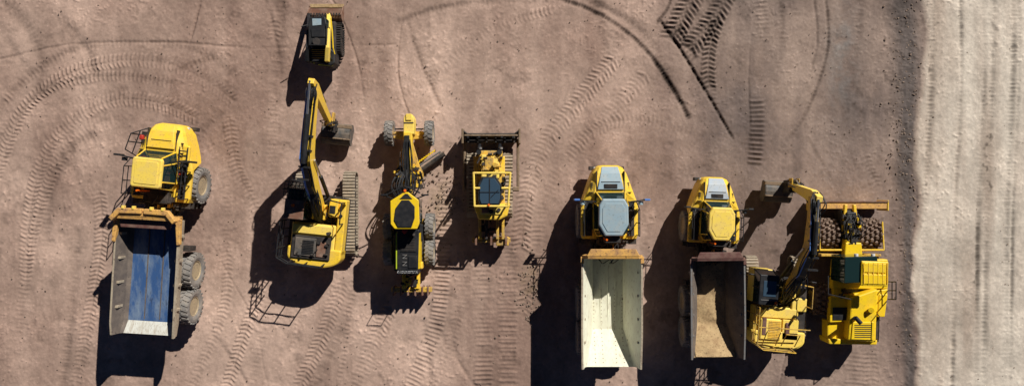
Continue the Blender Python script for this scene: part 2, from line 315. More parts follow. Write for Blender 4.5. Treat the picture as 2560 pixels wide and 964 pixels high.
    if kind==3:
        bm=bmesh.new(); nx,ny=24,60; vs=[]
        for j in range(ny+1):
            for i in range(nx+1):
                x=-1.15+2.3*i/nx; y=-6.05+5.6*j/ny
                base=1.42 if y>-4.3 else 1.46+(-4.3-y)/1.8*.89
                zz=base+.12+.07*math.sin(x*3+y*1.3)*math.cos(y*1.7)+random.uniform(-.025,.025)
                vs.append(bm.verts.new((x,y,zz)))
        for j in range(ny):
            for i in range(nx):
                a=j*(nx+1)+i; bm.faces.new((vs[a],vs[a+1],vs[a+nx+2],vs[a+nx+1]))
        v.mk('sand_residue',bm,SAND,smooth=True)
    return v
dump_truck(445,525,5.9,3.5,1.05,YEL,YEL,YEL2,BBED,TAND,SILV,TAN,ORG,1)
dump_truck(1511,615,0,0,1.0,YEL,PALE,PALE,CREAM,CREAM,CREAM,TAN,ORG,2)
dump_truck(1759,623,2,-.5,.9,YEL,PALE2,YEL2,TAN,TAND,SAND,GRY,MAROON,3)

# ---------------------------------------------------------------- excavators
def excavator(gx,gy,tcx,tcy,ang,kind,foot_x,bend,tip,send,bx,bucket_c,bw):
    v=V('excavator',G(gx,gy)); v.M=TR(tcx,tcy,0)
    for sd in(-1,1): v.crawler('crawler_track',sd*1.28,-2.3,2.3,.66,1.0)
    v.poly('undercarriage',[(-.95,-.9),(.95,-.9),(.95,.9),(-.95,.9)],.45,.9,DRK)
    v.cyl('slew_ring',(0,0,.85),(0,0,1.15),.75,DRK,n=32)
    v.M=TR(gx,gy,ang)
    body=YEL if kind==1 else YEL2
    hw=1.42
    cw=[(-hw,-1.6)]+[(hw*math.sin(a)/math.sin(1.35),-1.75-.9*math.cos(a)**.6) for a in np.linspace(-1.35,1.35,13)]+[(hw,-1.6)]
    v.poly('turntable_deck',[(-hw,1.1),(hw,1.1),(hw,-2.0),(-hw,-2.0)],1.1,1.3,DRK,.03)
    v.poly('counterweight',cw,1.05,2.1,body,.09)
    if kind==2: v.poly('counterweight_cap',[(x*.93,(y+1.6)*.9-1.6) for x,y in cw],2.09,2.2,body,.04)
    v.boxes('engine_cover',[(-1.3,1.0,-1.85,-.35,1.3,2.05)],YEL2 if kind==1 else body,.05)
    if kind==1:
        v.boxes('engine_top_dark',[(-1.2,.85,-2.2,-1.0,2.04,2.2)],DRK,.03)
        v.boxes('rusty_panel',[(-1.0,.1,-2.05,-1.1,2.2,2.27)],BUCK,.02); v.boxes('rusty_panel_b',[(.15,.62,-2.05,-1.25,2.2,2.25)],RUST,.02)
        v.boxes('louvre_slats',[(-.6,.0,-1.95+i*.085,-1.91+i*.085,2.26,2.30) for i in range(9)],BLK,0)
        v.boxes('engine_hatch',[(-1.25,.9,-.9,-.42,2.05,2.18)],YEL2,.03)
        v.greeble('engine_gear',-1.2,.8,-2.2,-1.0,2.18,2.36,12,DRK,.2)
        v.boxes('side_box',[(1.02,hw,-1.9,1.05,1.3,2.05)],YEL,.05); v.box('tool_box',.55,1.02,.1,1.05,1.3,2.15,YEL,.05)
        v.box('left_walkway',-1.72,-1.36,-2.0,-.2,1.15,1.22,DRK,.01)
        v.boxes('hand_grips',[(.6,.9,.3,.7,2.15,2.18)],BLK,0)
    else:
        v.boxes('engine_louvre',[(-1.05,.05,-2.05,-.95,2.1,2.30)],body,.05)
        v.boxes('louvre_slats',[(-.62,.0,-1.95+i*.085,-1.91+i*.085,2.29,2.325) for i in range(11)],YDIRT,0)
        v.boxes('engine_hatch',[(-1.3,.9,-.9,-.4,2.05,2.16),(.15,.98,-2.0,-.95,2.1,2.2)],body,.02)
        v.boxes('side_box',[(1.02,hw,-1.6,.9,1.3,1.95)],DRK,.05); v.box('tool_box',.6,1.38,-.5,.2,1.9,2.12,YEL2,.05)
        v.boxes('anti_slip_plates',[(-.95,-.75,-1.8,-.9,2.24,2.33),(.3,.5,-1.7,-1.1,2.2,2.28)],MAROON,.01)
        v.greeble('deck_gear',-1.3,-.4,-.5,-.1,2.1,2.3,10,DRK,.2)
    v.greeble('deck_machinery',-.45,.55,-.35,1.2,1.3,1.95,40,DRK,.3)
    v.boxes('deck_black',[(-.5,.6,-.35,1.2,1.3,1.5)],BLK,.02)
    v.cyl('exhaust',(.75,-.75,2.1),(.75,-.75,2.65),.08,DRK); v.cyl('fuel_cap',(1.2,.2,2.0),(1.2,.2,2.12),.09,BLK)
    z=3.0; X0=-1.66 if kind==1 else -1.4
    P=[[(X0,-.3,2.0),(X0,-.3,z),(X0,-2.2,z),(X0,-2.2,2.0)],[(X0,-.3,2.6),(X0,-2.2,2.6)],[(X0,-.3,2.25),(X0,-2.2,2.25)],[(X0,-1.2,1.2),(X0,-1.2,z)],[(X0,-.75,1.2),(X0,-.75,z)],[(X0,-1.7,1.2),(X0,-1.7,z)],
        [(X0,-2.2,z),(-1.1,-2.45,z),(.6,-2.5,z)],[(X0,-2.2,2.6),(-1.1,-2.45,2.6),(.6,-2.5,2.6)],[(-1.1,-2.35,2.1),(-1.1,-2.45,z)],[(-.3,-2.4,2.1),(-.3,-2.5,z)],[(.6,-2.4,2.1),(.6,-2.5,z)],
        [(1.35,.9,2.1),(1.35,.9,2.8),(1.35,-.2,2.8),(1.35,-.2,2.1)],[(.62,1.0,2.1),(.62,1.0,2.7),(1.35,.9,2.8)]]
    if kind==2: P+=[[(-.9,-2.3,2.3),(-.9,-1.5,2.9),(-.2,-1.5,2.9),(-.2,-2.3,2.3)],[(.1,-2.3,2.3),(.1,-1.6,2.9),(.8,-1.6,2.9),(.8,-2.3,2.3)],[(-1.4,-1.3,z),(1.3,-1.3,z-.1)]]
    v.tube('deck_handrail',P,.035 if kind==1 else .028,BLK if kind==1 else YDIRT)
    cx0,cx1=-1.5,-.5
    y0,y1=(-.15,1.55) if kind==1 else (-.15,1.45)
    v.poly('cab_body',[(cx0,y0),(cx1,y0),(cx1,y1+.15),(cx0,y1+.15)],1.2,2.1,body if kind==2 else DRK,.04)
    v.poly('cab_glass',[(cx0+.02,y0+.03),(cx1-.02,y0+.03),(cx1-.02,y1+.12),(cx0+.02,y1+.12)],2.08,2.95,GLS,.03,[(cx0+.08,y0+.08),(cx1-.08,y0+.08),(cx1-.08,y1-.12),(cx0+.08,y1-.12)])
    v.tube('cab_pillars',[[(x,y,2.1),(x+(.06 if x<-1 else -.06),ty,2.97)] for x in(cx0,cx1) for y,ty in((y0,y0+.05),(y1+.13,y1-.12),(.7,.7))],.04,BLK)
    if kind==1:
        v.box('cab_roof',cx0,cx1,y0,.85,2.93,3.02,RUST,.03)
        v.box('roof_hatch',cx0+.15,cx1-.2,.88,1.4,2.93,2.98,GLS,.01)
        v.cyl('beacon',(-1.05,.55,3.0),(-1.05,.55,3.14),.08,BEAC)
        P=[]
        for i in range(7): P.append([(cx0-.08+i*.19,.85,3.12),(cx0-.08+i*.19,1.75,3.05),(cx0-.08+i*.19,1.85,1.9)])
        for i in range(6): P.append([(cx0-.08,.85+i*.18,3.12-.015*i),(cx1+.06,.85+i*.18,3.12-.015*i)])
        for i in range(5): P.append([(cx0-.08,1.76+.02*i,2.9-i*.22),(cx1+.06,1.76+.02*i,2.9-i*.22)])
        v.tube('cab_guard',P,.02,BLK)
    else:
        v.box('cab_roof',cx0,cx1,y0,y1-.05,2.93,3.02,BLK,.04); v.box('roof_hatch',cx0+.2,cx1-.15,.3,1.1,3.02,3.04,GLS2,.01)
        v.boxes('roof_seams',[(cx0+.1,cx1-.1,.1,.13,3.02,3.045)],GRY,0)
        v.cyl('beacon',(-.62,.0,3.0),(-.62,.0,3.14),.07,BEAC)
    v.box('cab_mirror',cx0-.35,cx0-.15,1.3,1.36,2.2,2.6,BLK,.02)
    v.box('right_mirror',1.35,1.6,1.1,1.16,2.3,2.6,BLK,.02)
    def arm(name,pts,mat,x):
        bm=bmesh.new(); rings=[]
        for i,(y,z,hh,ww) in enumerate(pts):
            a=pts[max(0,i-1)];b=pts[min(len(pts)-1,i+1)]; d=Vector((b[0]-a[0],b[1]-a[1])).normalized(); n=Vector((-d.y,d.x))
            rings.append([Vector((x+sx*ww/2,y+n.x*q*hh/2,z+n.y*q*hh/2)) for sx,q in((-1,-1),(1,-1),(1,1),(-1,1))])
        loft(bm,rings); return v.mk(name,bm,mat,.02)
    F=(.35,1.75); X=foot_x
    b0=(bend[0],bend[1]); t0=tip
    arm('boom',[(F[0],F[1],.45,.46),((F[0]+b0[0])/2,(F[1]+b0[1])/2+.25,.65,.42),(b0[0],b0[1],.80,.38),((b0[0]*.5+t0[0]*.5),(b0[1]*.5+t0[1]*.5)+.08,.56,.36),(t0[0],t0[1],.38,.34)],YEL if kind==1 else YDIRT,X)
    v.boxes('boom_foot_brackets',[(X-.36,X-.26,-.1,.7,1.2,2.1),(X+.26,X+.36,-.1,.7,1.2,2.1)],body,.03)
    for sd in(-1,1):
        v.hyd('boom_ram',(X+sd*.33,1.0,1.45),(X+sd*.26,b0[0]*.98,b0[1]-.15),.1,.6)
    dy,dz=send[0]-t0[0],send[1]-t0[1]; l=math.hypot(dy,dz); dy/=l; dz/=l
    top=(t0[0]-dy*.75,t0[1]-dz*.75)
    arm('stick',[(top[0],top[1],.28,.3),(t0[0],t0[1],.62,.32),(t0[0]+dy*.9,t0[1]+dz*.9,.5,.30),(send[0],send[1],.3,.28)],body,X+.0)
    v.hyd('stick_ram',(X-.05,b0[0]*.9,b0[1]+.6),(X-.05,top[0],top[1]),.12,.6)
    for xx,mt,rr in((-.25,BLUE,.03),(-.19,BLUE if kind==1 else BLK,.04),(-.13,BLK,.045),(-.07,BLK,.04),(-.01,BLK,.04),(.04,BLK,.035),(.2,BLK,.03)):
        v.tube('boom_line',[[(X+xx,F[0]+.2,F[1]+.5),(X+xx,(F[0]+b0[0])/2-.1,(F[1]+b0[1])/2+.75),(X+xx,b0[0]-.1,b0[1]+.56),(X+xx,(b0[0]+t0[0])/2,(b0[1]+t0[1])/2+.48),(X+xx,t0[0]-.15,t0[1]+.34)]],rr,mt)
    v.hoses('boom_hoses',(X-.05,-.1,1.9),(X-.05,1.6,F[1]+1.75),16,.25,.4,r=.03)
    v.hoses('mid_hoses',(X-.08,1.2,F[1]+1.6),(X-.08,3.2,b0[1]+.6),10,.14,.1,r=.03)
    v.hoses('stick_hoses',(X,t0[0]-.9,t0[1]+.45),(X,t0[0]+.2,t0[1]+.35),8,.2,.3,r=.028)
    v.boxes('hose_clamps',[(X-.28,X+.22,b0[0]+k,b0[0]+k+.09,b0[1]+.3,b0[1]+.56) for k in(-1.1,-.5,.3,1.0)],BLK,0)
    bc=bucket_c
    pr0=Vector((X,t0[0],t0[1]))+Vector((0,dy,dz))*.4
    knee=Vector((X,send[0],send[1]))-Vector((0,dy,dz))*.45
    pr0.y+=.42*(1 if kind==1 else -1); kn=knee.copy(); kn.y+=.38
    v.hyd('bucket_ram',pr0,kn,.085,.6)
    v.boxes('bucket_link',[(X-.22,X-.14,min(send[0],kn.y)-.1,max(send[0],kn.y)+.1,send[1]-.05,send[1]+.4),(X+.14,X+.22,min(send[0],kn.y)-.1,max(send[0],kn.y)+.1,send[1]-.05,send[1]+.4)],YDIRT,.03)
    Bx=bx; r=.62; bm=bmesh.new()
    A=np.linspace(math.radians(-60),math.radians(195),13)
    outp=[(bc[0]+r*math.cos(a)*.95,bc[1]+r*math.sin(a)*.72) for a in A]; inp=[(bc[0]+(r-.06)*math.cos(a)*.95,bc[1]+(r-.06)*math.sin(a)*.72) for a in A]
    if kind==2: outp=[(2*bc[0]-y,z) for y,z in outp]; inp=[(2*bc[0]-y,z) for y,z in inp]
    loop=outp+inp[::-1]
    loft(bm,[[Vector((Bx-bw/2,y,z)) for y,z in loop],[Vector((Bx+bw/2,y,z)) for y,z in loop]],cap=False)
    for x in(Bx-bw/2,Bx+bw/2-.05):
        loft(bm,[[Vector((x,y,z)) for y,z in outp],[Vector((x+.05,y,z)) for y,z in outp]])
    ly,lz=outp[0]
    for i in range(5):
        x=Bx-bw/2+.1+i*(bw-.2)/4; cuboid(bm,x-.05,x+.05,ly-.12,ly+.14,lz-.03,lz+.06)
    v.mk('bucket',bm,BUCK)
    v.boxes('bucket_wear_bars',[(Bx-bw/2-.02,Bx+bw/2+.02,bc[0]+.32,bc[0]+.52,bc[1]+.2,bc[1]+.38),(Bx-bw/2,Bx+bw/2,bc[0]-.3,bc[0]-.22,bc[1]+.36,bc[1]+.46)],MUD,.02)
    v.boxes('bucket_ears',[(X-.2,X-.12,send[0]-.25,send[0]+.3,bc[1]+.3,send[1]+.15),(X+.12,X+.2,send[0]-.25,send[0]+.3,bc[1]+.3,send[1]+.15)],DRK,.02)
    v.greeble('coupler',X-.3,X+.3,send[0]-.4,send[0]+.4,bc[1]+.35,send[1]+.3,18,DRK,.3)
    v.hoses('coupler_hoses',(X,send[0]-.1,send[1]+.9),(X+.1,send[0]+.2,send[1]+.2),6,.3,.2,r=.028)
    return v
excavator(820,540,824,532,6.0,1,.0,(3.0,4.75),(6.35,4.95),(4.95,1.55),.16,(4.55,.50),1.6)
excavator(1916,737,1925,740,4.0,2,.42,(3.0,4.2),(5.55,4.15),(6.1,1.55),-.05,(5.75,.55),1.5)

# ---------------------------------------------------------------- motor grader
def grader():
    v=V('motor_grader',G(1022,520))
    p=W
    for x,y in((974,333),(1073,333)):
        v.wheel('front_wheel',p(x,y,.68),.68,.46,lugs=18)
    for y in(565,630):
        for x in(972,1075):
            v.wheel('rear_wheel',p(x,y,.70),.70,.48,lugs=18)
    a=p(974,333,.7);b=p(1073,333,.7)
    v.cyl('front_axle',a,b,.1,YDIRT); v.boxes('axle_beam',[(a.x+.35,b.x-.35,a.y-.12,a.y+.12,.55,.8)],YDIRT,.03)
    v.tube('wheel_lean_bar',[[a+Vector((.3,.22,.15)),b+Vector((-.3,.22,.15))],[a+Vector((.3,-.25,.1)),b+Vector((-.3,-.25,.1))]],.04,BLK)
    for sd in(-1,1):
        m=p(1020,350,.8); v.poly('steering_bracket',[(m.x+sd*.15,m.y+.45),(m.x+sd*.8,m.y+.2),(m.x+sd*.8,m.y+.1),(m.x+sd*.15,m.y-.0)],.7,.9,YDIRT,.03)
    v.ppoly('nose_block',[(1008,335),(1008,296),(1012,286),(1030,286),(1034,296),(1034,335)],.7,1.6,YEL2,.04)
    v.px('nose_plate',1014,1028,284,300,1.0,1.66,YEL2,.02)
    v.px('nose_seam',1008,1033,305,308,1.5,1.62,DRK,0)
    v.px('main_frame',1008,1029,330,485,1.2,1.75,YEL,.04)
    v.px('frame_top_black',1010,1023,338,475,1.7,1.80,BLK,.02)
    v.hoses('frame_hoses',p(1017,350,1.88),p(1018,480,1.95),9,.16,.05)
    v.hoses('centre_hoses',p(1018,430,1.9),p(1018,505,2.1),16,.45,.25,r=.028)
    bm=bmesh.new(); c=p(1022,440,.75); n=32
    loft(bm,[[c+Vector((math.cos(t*2*math.pi/n)*r,math.sin(t*2*math.pi/n)*r,z)) for t in range(n)] for r,z in((.8,0),(.8,.12),(.62,.12),(.62,0),(.8,0))],cap=False)
    v.mk('circle_ring',bm,YDIRT)
    v.ppoly('drawbar',[(1012,345),(1028,345),(1056,440),(1040,446),(1022,385),(1000,446),(986,440)],.75,.95,YDIRT,.03)
    v.ppoly('saddle',[(984,445),(990,428),(1005,418),(1040,418),(1054,428),(1056,450),(1040,458),(1000,458)],1.2,1.5,YDIRT,.04)
    v.greeble('saddle_gear',p(985,460,1.4).x,p(1058,460,1.4).x,p(0,470,1.4).y,p(0,410,1.4).y,1.3,1.8,22,YEL,.2)
    v.greeble('saddle_gear_dark',p(982,480,1.4).x,p(1062,460,1.4).x,p(0,480,1.4).y,p(0,415,1.4).y,1.2,1.8,44,DRK,.25)
    for x0,y0,x1,y1 in((992,435,985,470),(1050,430,1062,470),(1000,415,1000,380)):
        v.hyd('blade_lift_ram',p(x0,y0,2.1),p(x1,y1,.7),.06)
    bm=bmesh.new(); e0=p(965,490,.5); e1=p(1112,386,.5); d=(e1-e0).normalized(); nrm=Vector((-d.y,d.x,0))
    prof=[(.10,0),(.0,.1),(-.06,.3),(0,.5),(.12,.62),(.17,.60),(.06,.48),(.0,.3),(.05,.12),(.14,0)]
    loft(bm,[[q+nrm*a_*1.1+Vector((0,0,z-.48)) for a_,z in prof] for q in(e0,e1)])
    v.mk('moldboard',bm,BUCK)
    v.cyl('blade_shift_rod',e0.lerp(e1,.55)+nrm*.34+Vector((0,0,-.05)),e1+nrm*.28-d*.1,.05,GRY)
    q=[e0.lerp(e1,.58+.018*i)+nrm*(.44+.09*(i%2))+Vector((0,0,.15)) for i in range(20)]
    v.tube('blade_hose_coil',[q],.03,YELB)
    cab=[(1010,480),(1020,480),(1046,500),(1048,558),(1042,572),(986,572),(976,560),(975,502)]
    v.ppoly('cab_glass',[(1010,486),(1020,486),(1043,502),(1045,556),(1040,568),(990,568),(980,558),(979,504)],1.3,3.05,GLS,.04)
    v.ppoly('cab_base',cab,1.2,1.9,BLK,.03)
    v.ppoly('cab_roof',cab,3.05,3.15,YELB,.03)
    v.ppoly('roof_centre',[(1003,500),(1022,500),(1036,516),(1036,545),(1028,568),(994,568),(984,550),(988,520)],3.14,3.20,BLK,.02)
    v.ppoly('roof_dark_front',[(1012,484),(1018,484),(1030,497),(998,497)],3.14,3.18,BLK,.01)
    v.cyl('beacon',p(1012,476,3.0),p(1012,476,3.2),.07,BEAC)
    for x,s2 in((960,-1),(1062,1)):
        v.tube('mirror_arm',[[p(1010+s2*20,500,2.7),p(x,488,2.8)]],.03,BLK); m=p(x,487,2.8); v.box('mirror',m.x-.16,m.x+.16,m.y-.04,m.y+.04,2.5,2.9,BLK,.02)
    v.tube('lamp_bar',[[p(958,490,2.6),p(1000,470,2.6),p(1012,466,2.7),p(1025,470,2.6),p(1050,482,2.6)]],.035,BLK)
    v.ppoly('engine_hood',[(992,574),(1048,574),(1045,676),(992,676)],1.0,2.15,BLK,.05)
    for x in(989,1045): v.px('hood_side_trim',x,x+3,582,672,1.2,2.12,YELB if x>1000 else GRN,.01)
    v.px('engine_hood_grille',1000,1040,590,630,2.1,2.18,BLK,.02)
    v.boxes('hood_vents',[(p(1003,0,2.2).x,p(1037,0,2.2).x,p(0,594+i*4,2.2).y-.02,p(0,594+i*4,2.2).y+.02,2.17,2.2) for i in range(9)],DRK,0)
    v.ppoly('shield_mark',[(1004,574),(1017,574),(1017,580),(1010,585),(1004,580)],2.15,2.30,RED,.005)
    v.px('air_cleaner_plinth',1020,1042,640,670,2.1,2.2,BLK,.02)
    v.cyl('exhaust',p(1034,586,2.1),p(1034,586,2.6),.07,DRK)
    v.text('hood_lettering','N N',p(1012,650,2.19),.35,GRY,math.pi/2)
    v.text('rear_lettering','GROUNDFILER',p(1018,680,2.16),.16,WHT)
    v.px('rear_panel',992,1045,674,685,1.0,2.14,BLK,.03)
    for x in(972,1073):
        a=p(x,565,.66);b=p(x,630,.66); o=.34 if x<1000 else -.34; v.box('tandem_case',a.x-.1+o,a.x+.1+o,b.y-.4,a.y+.4,.45,.9,YDIRT,.05)
    a=p(1020,598,.6); v.box('rear_chassis',a.x-.7,a.x+.7,a.y-1.7,a.y+1.2,.5,1.1,DRK,.05)
    for x in(982,1050): v.px('side_platform',x,x+8,585,660,.9,1.2,DRK,.02)
    v.px('side_tank',1047,1056,560,600,1.0,1.5,BLK,.04)
    v.px('side_box',1046,1056,655,672,1.0,1.5,YEL,.04)
    v.px('ripper_beam',977,1079,718,730,.6,.9,YDIRT,.03)
    for x in(1005,1040): v.px('ripper_arm',x,x+8,682,722,.6,1.0,YEL,.03)
    v.greeble('ripper_gear',p(1003,0,.9).x,p(1052,0,.9).x,p(0,735,.9).y,p(0,684,.9).y,.7,1.15,14,YEL,.22)
    v.greeble('ripper_gear_dark',p(1000,0,.9).x,p(1052,0,.9).x,p(0,735,.9).y,p(0,684,.9).y,.6,1.15,18,DRK,.22)
    v.boxes('ripper_shanks',[(p(x,0,.8).x-.05,p(x,0,.8).x+.05,p(0,738,.8).y,p(0,716,.8).y,.15,.95) for x in(984,1002,1020,1038,1056,1070)],RUST,.02)
    v.tube('rear_rail',[[p(1000,676,2.1),p(1000,680,2.8),p(1040,680,2.8),p(1040,676,2.1)]],.02,BLK)
grader()

# ---------------------------------------------------------------- bulldozer
def dozer():
    v=V('bulldozer',G(1228,470))
    p=W
    a=p(1268,545,1);b=p(1268,380,1)
    for gx in(1182,1269): v.crawler('crawler_track',G(gx,0).x,a.y,b.y,.56,1.0,pitch=.19)
    v.px('belly',1196,1256,375,545,.4,1.1,DRK,.05)
    bm=bmesh.new()
    prof=[(0.0,.0),(-.12,.2),(-.17,.55),(-.10,.95),(.06,1.28),(.0,1.3),(-.2,1.0),(-.26,.55),(-.2,.18),(-.08,0)]
    L=p(1156,333,1.2);R=p(1299,333,1.2); y=L.y-.05
    st=[(L.x-.02,.22),(L.x+.28,.0),(R.x-.28,.0),(R.x+.02,.22)]
    loft(bm,[[Vector((x,y+o+a_,z)) for a_,z in prof] for x,o in st]); v.mk('blade',bm,DRK)
    v.boxes('blade_top_edge',[(L.x+.1,R.x-.1,y-.12,y-.02,1.29,1.38),(L.x-.05,L.x+.06,y-.5,y+.3,.5,1.32),(R.x-.06,R.x+.05,y-.5,y+.3,.5,1.32)],MUD,.02)
    v.boxes('blade_back_ribs',[(x-.05,x+.05,y-.45,y-.1,.2,1.15) for x in np.linspace(L.x+.3,R.x-.3,6)],DRK,.02)
    v.box('blade_top_guard',L.x+.15,R.x-.15,y-.45,y-.2,.95,1.05,DRK,.02)
    v.boxes('blade_teeth',[(x-.06,x+.06,y-.22,y-.12,1.3,1.42) for x in(L.x+.3,L.x+.9,R.x-.95,R.x-.35)],BLK,.01)
    v.boxes('push_arm',[(L.x+.0,L.x+.16,p(0,478,.7).y,y-.2,.35,.7),(R.x-.16,R.x+.0,p(0,478,.7).y,y-.2,.35,.7)],MUD,.04)
    v.boxes('arm_trunnion',[(L.x+.02,L.x+.4,p(0,478,.7).y,p(0,466,.7).y,.3,.75),(R.x-.4,R.x-.02,p(0,478,.7).y,p(0,466,.7).y,.3,.75)],MUD,.05)
    v.px('radiator_guard',1195,1256,376,392,.6,1.9,YDIRT,.05)
    v.px('hood',1203,1248,386,446,1.0,2.1,YEL2,.06)
    v.px('hood_scoop',1212,1234,392,430,2.0,2.18,YDIRT,.03)
    v.px('side_deck',1190,1262,435,520,1.0,1.6,YDIRT,.04)
    v.px('left_tank',1184,1200,390,435,.95,1.25,YDIRT,.03); v.px('right_tank',1248,1262,390,435,.95,1.35,YEL,.04)
    v.greeble('mud_and_gear',p(1196,0,2).x,p(1254,0,2).x,p(0,440,2).y,p(0,378,2).y,1.6,2.25,22,YDIRT,.2)
    v.greeble('dark_gear',p(1192,0,2).x,p(1258,0,2).x,p(0,445,2).y,p(0,378,2).y,1.2,2.25,30,DRK,.2)
    v.greeble('deck_mud',p(1188,0,1.6).x,p(1264,0,1.6).x,p(0,515,1.6).y,p(0,440,1.6).y,1.55,1.8,30,DRK,.25)
    for x in(1197,1249):
        v.hyd('lift_ram',p(x,374,2.1),Vector((p(x,374,2.1).x,y-.35,.5)),.09); q=p(x,380,2.1); v.cyl('ram_head',q-Vector((0,0,.2)),q+Vector((0,0,.15)),.13,BLK); v.cyl('ram_lamp',q+Vector((.08,.15,.1)),q+Vector((.08,.25,.1)),.09,GRY)
    v.cyl('exhaust',p(1208,410,2.0),p(1208,410,2.75),.08,DRK); v.cyl('precleaner',p(1237,412,2.0),p(1237,412,2.5),.12,YDIRT)
    z=3.0
    P=[[p(1184,432,z),p(1276,432,z)],[p(1184,432,z),p(1186,515,z)],[p(1276,432,z),p(1270,515,z)],[p(1186,515,z),p(1270,515,z)]]
    P+=[[p(1184,432,z),G(1186,438,1.3)],[p(1276,432,z),G(1268,438,1.3)],[p(1186,515,z),G(1190,508,1.3)],[p(1270,515,z),G(1264,508,1.3)],[p(1184,470,z),p(1200,470,z)],[p(1254,470,z),p(1275,470,z)]]
    v.tube('rops_frame',P,.055,YEL2,8)
    oc=[(1204,441),(1240,441),(1254,462),(1254,500),(1248,513),(1200,513),(1195,500),(1195,462)]
    v.ppoly('cab_body',oc,1.3,2.85,GLS,.04)
    v.ppoly('roof_rim',oc,2.85,2.95,BLK,.03)
    v.ppoly('roof_glass',[(1208,445),(1236,445),(1250,464),(1250,497),(1245,509),(1203,509),(1199,497),(1199,464)],2.94,3.0,GLS2,.02)
    v.boxes('roof_bars',[(p(1224,0,3).x-.02,p(1224,0,3).x+.02,p(0,508,3).y,p(0,446,3).y,3.0,3.03),(p(1200,0,3).x,p(1249,0,3).x,p(0,480,3).y-.015,p(0,480,3).y+.015,3.0,3.028)],BLK,0)
    v.tube('wiper',[[p(1228,492,3.04),p(1246,474,3.04)]],.015,BLK)
    v.ppoly('fuel_tank',[(1182,508),(1276,508),(1268,540),(1248,550),(1196,548)],.9,2.0,YEL,.08)
    v.ppoly('tank_top',[(1196,514),(1262,514),(1256,536),(1202,536)],1.98,2.06,YEL2,.03)
    v.px('tank_plate',1204,1222,518,532,2.0,2.1,RUST,.02)
    v.cyl('filler_cap',p(1228,528,2.05),p(1228,528,2.15),.12,BLK); v.cyl('filler_cap_b',p(1247,524,2.05),p(1247,524,2.14),.1,DRK)
    v.cyl('beacon',p(1222,512,2.9),p(1222,512,3.12),.06,BEAC)
    v.px('ripper_beam',1180,1276,594,606,.5,.85,YDIRT,.04)
    for x in(1196,1212,1240,1254): v.px('ripper_link',x,x+7,545,598,.7,1.15,YDIRT if x!=1212 else DRK,.03)
    v.greeble('ripper_gear',p(1200,0,.9).x,p(1258,0,.9).x,p(0,600,.9).y,p(0,548,.9).y,.5,1.1,20,DRK,.25)
    v.boxes('ripper_shanks',[(p(x,0,.8).x-.06,p(x,0,.8).x+.06,p(0,612,.8).y,p(0,590,.8).y,.1,1.1) for x in(1190,1228,1265)],RUST,.02)
    v.px('rear_box',1240,1272,592,614,.5,.95,YDIRT,.05)
dozer()

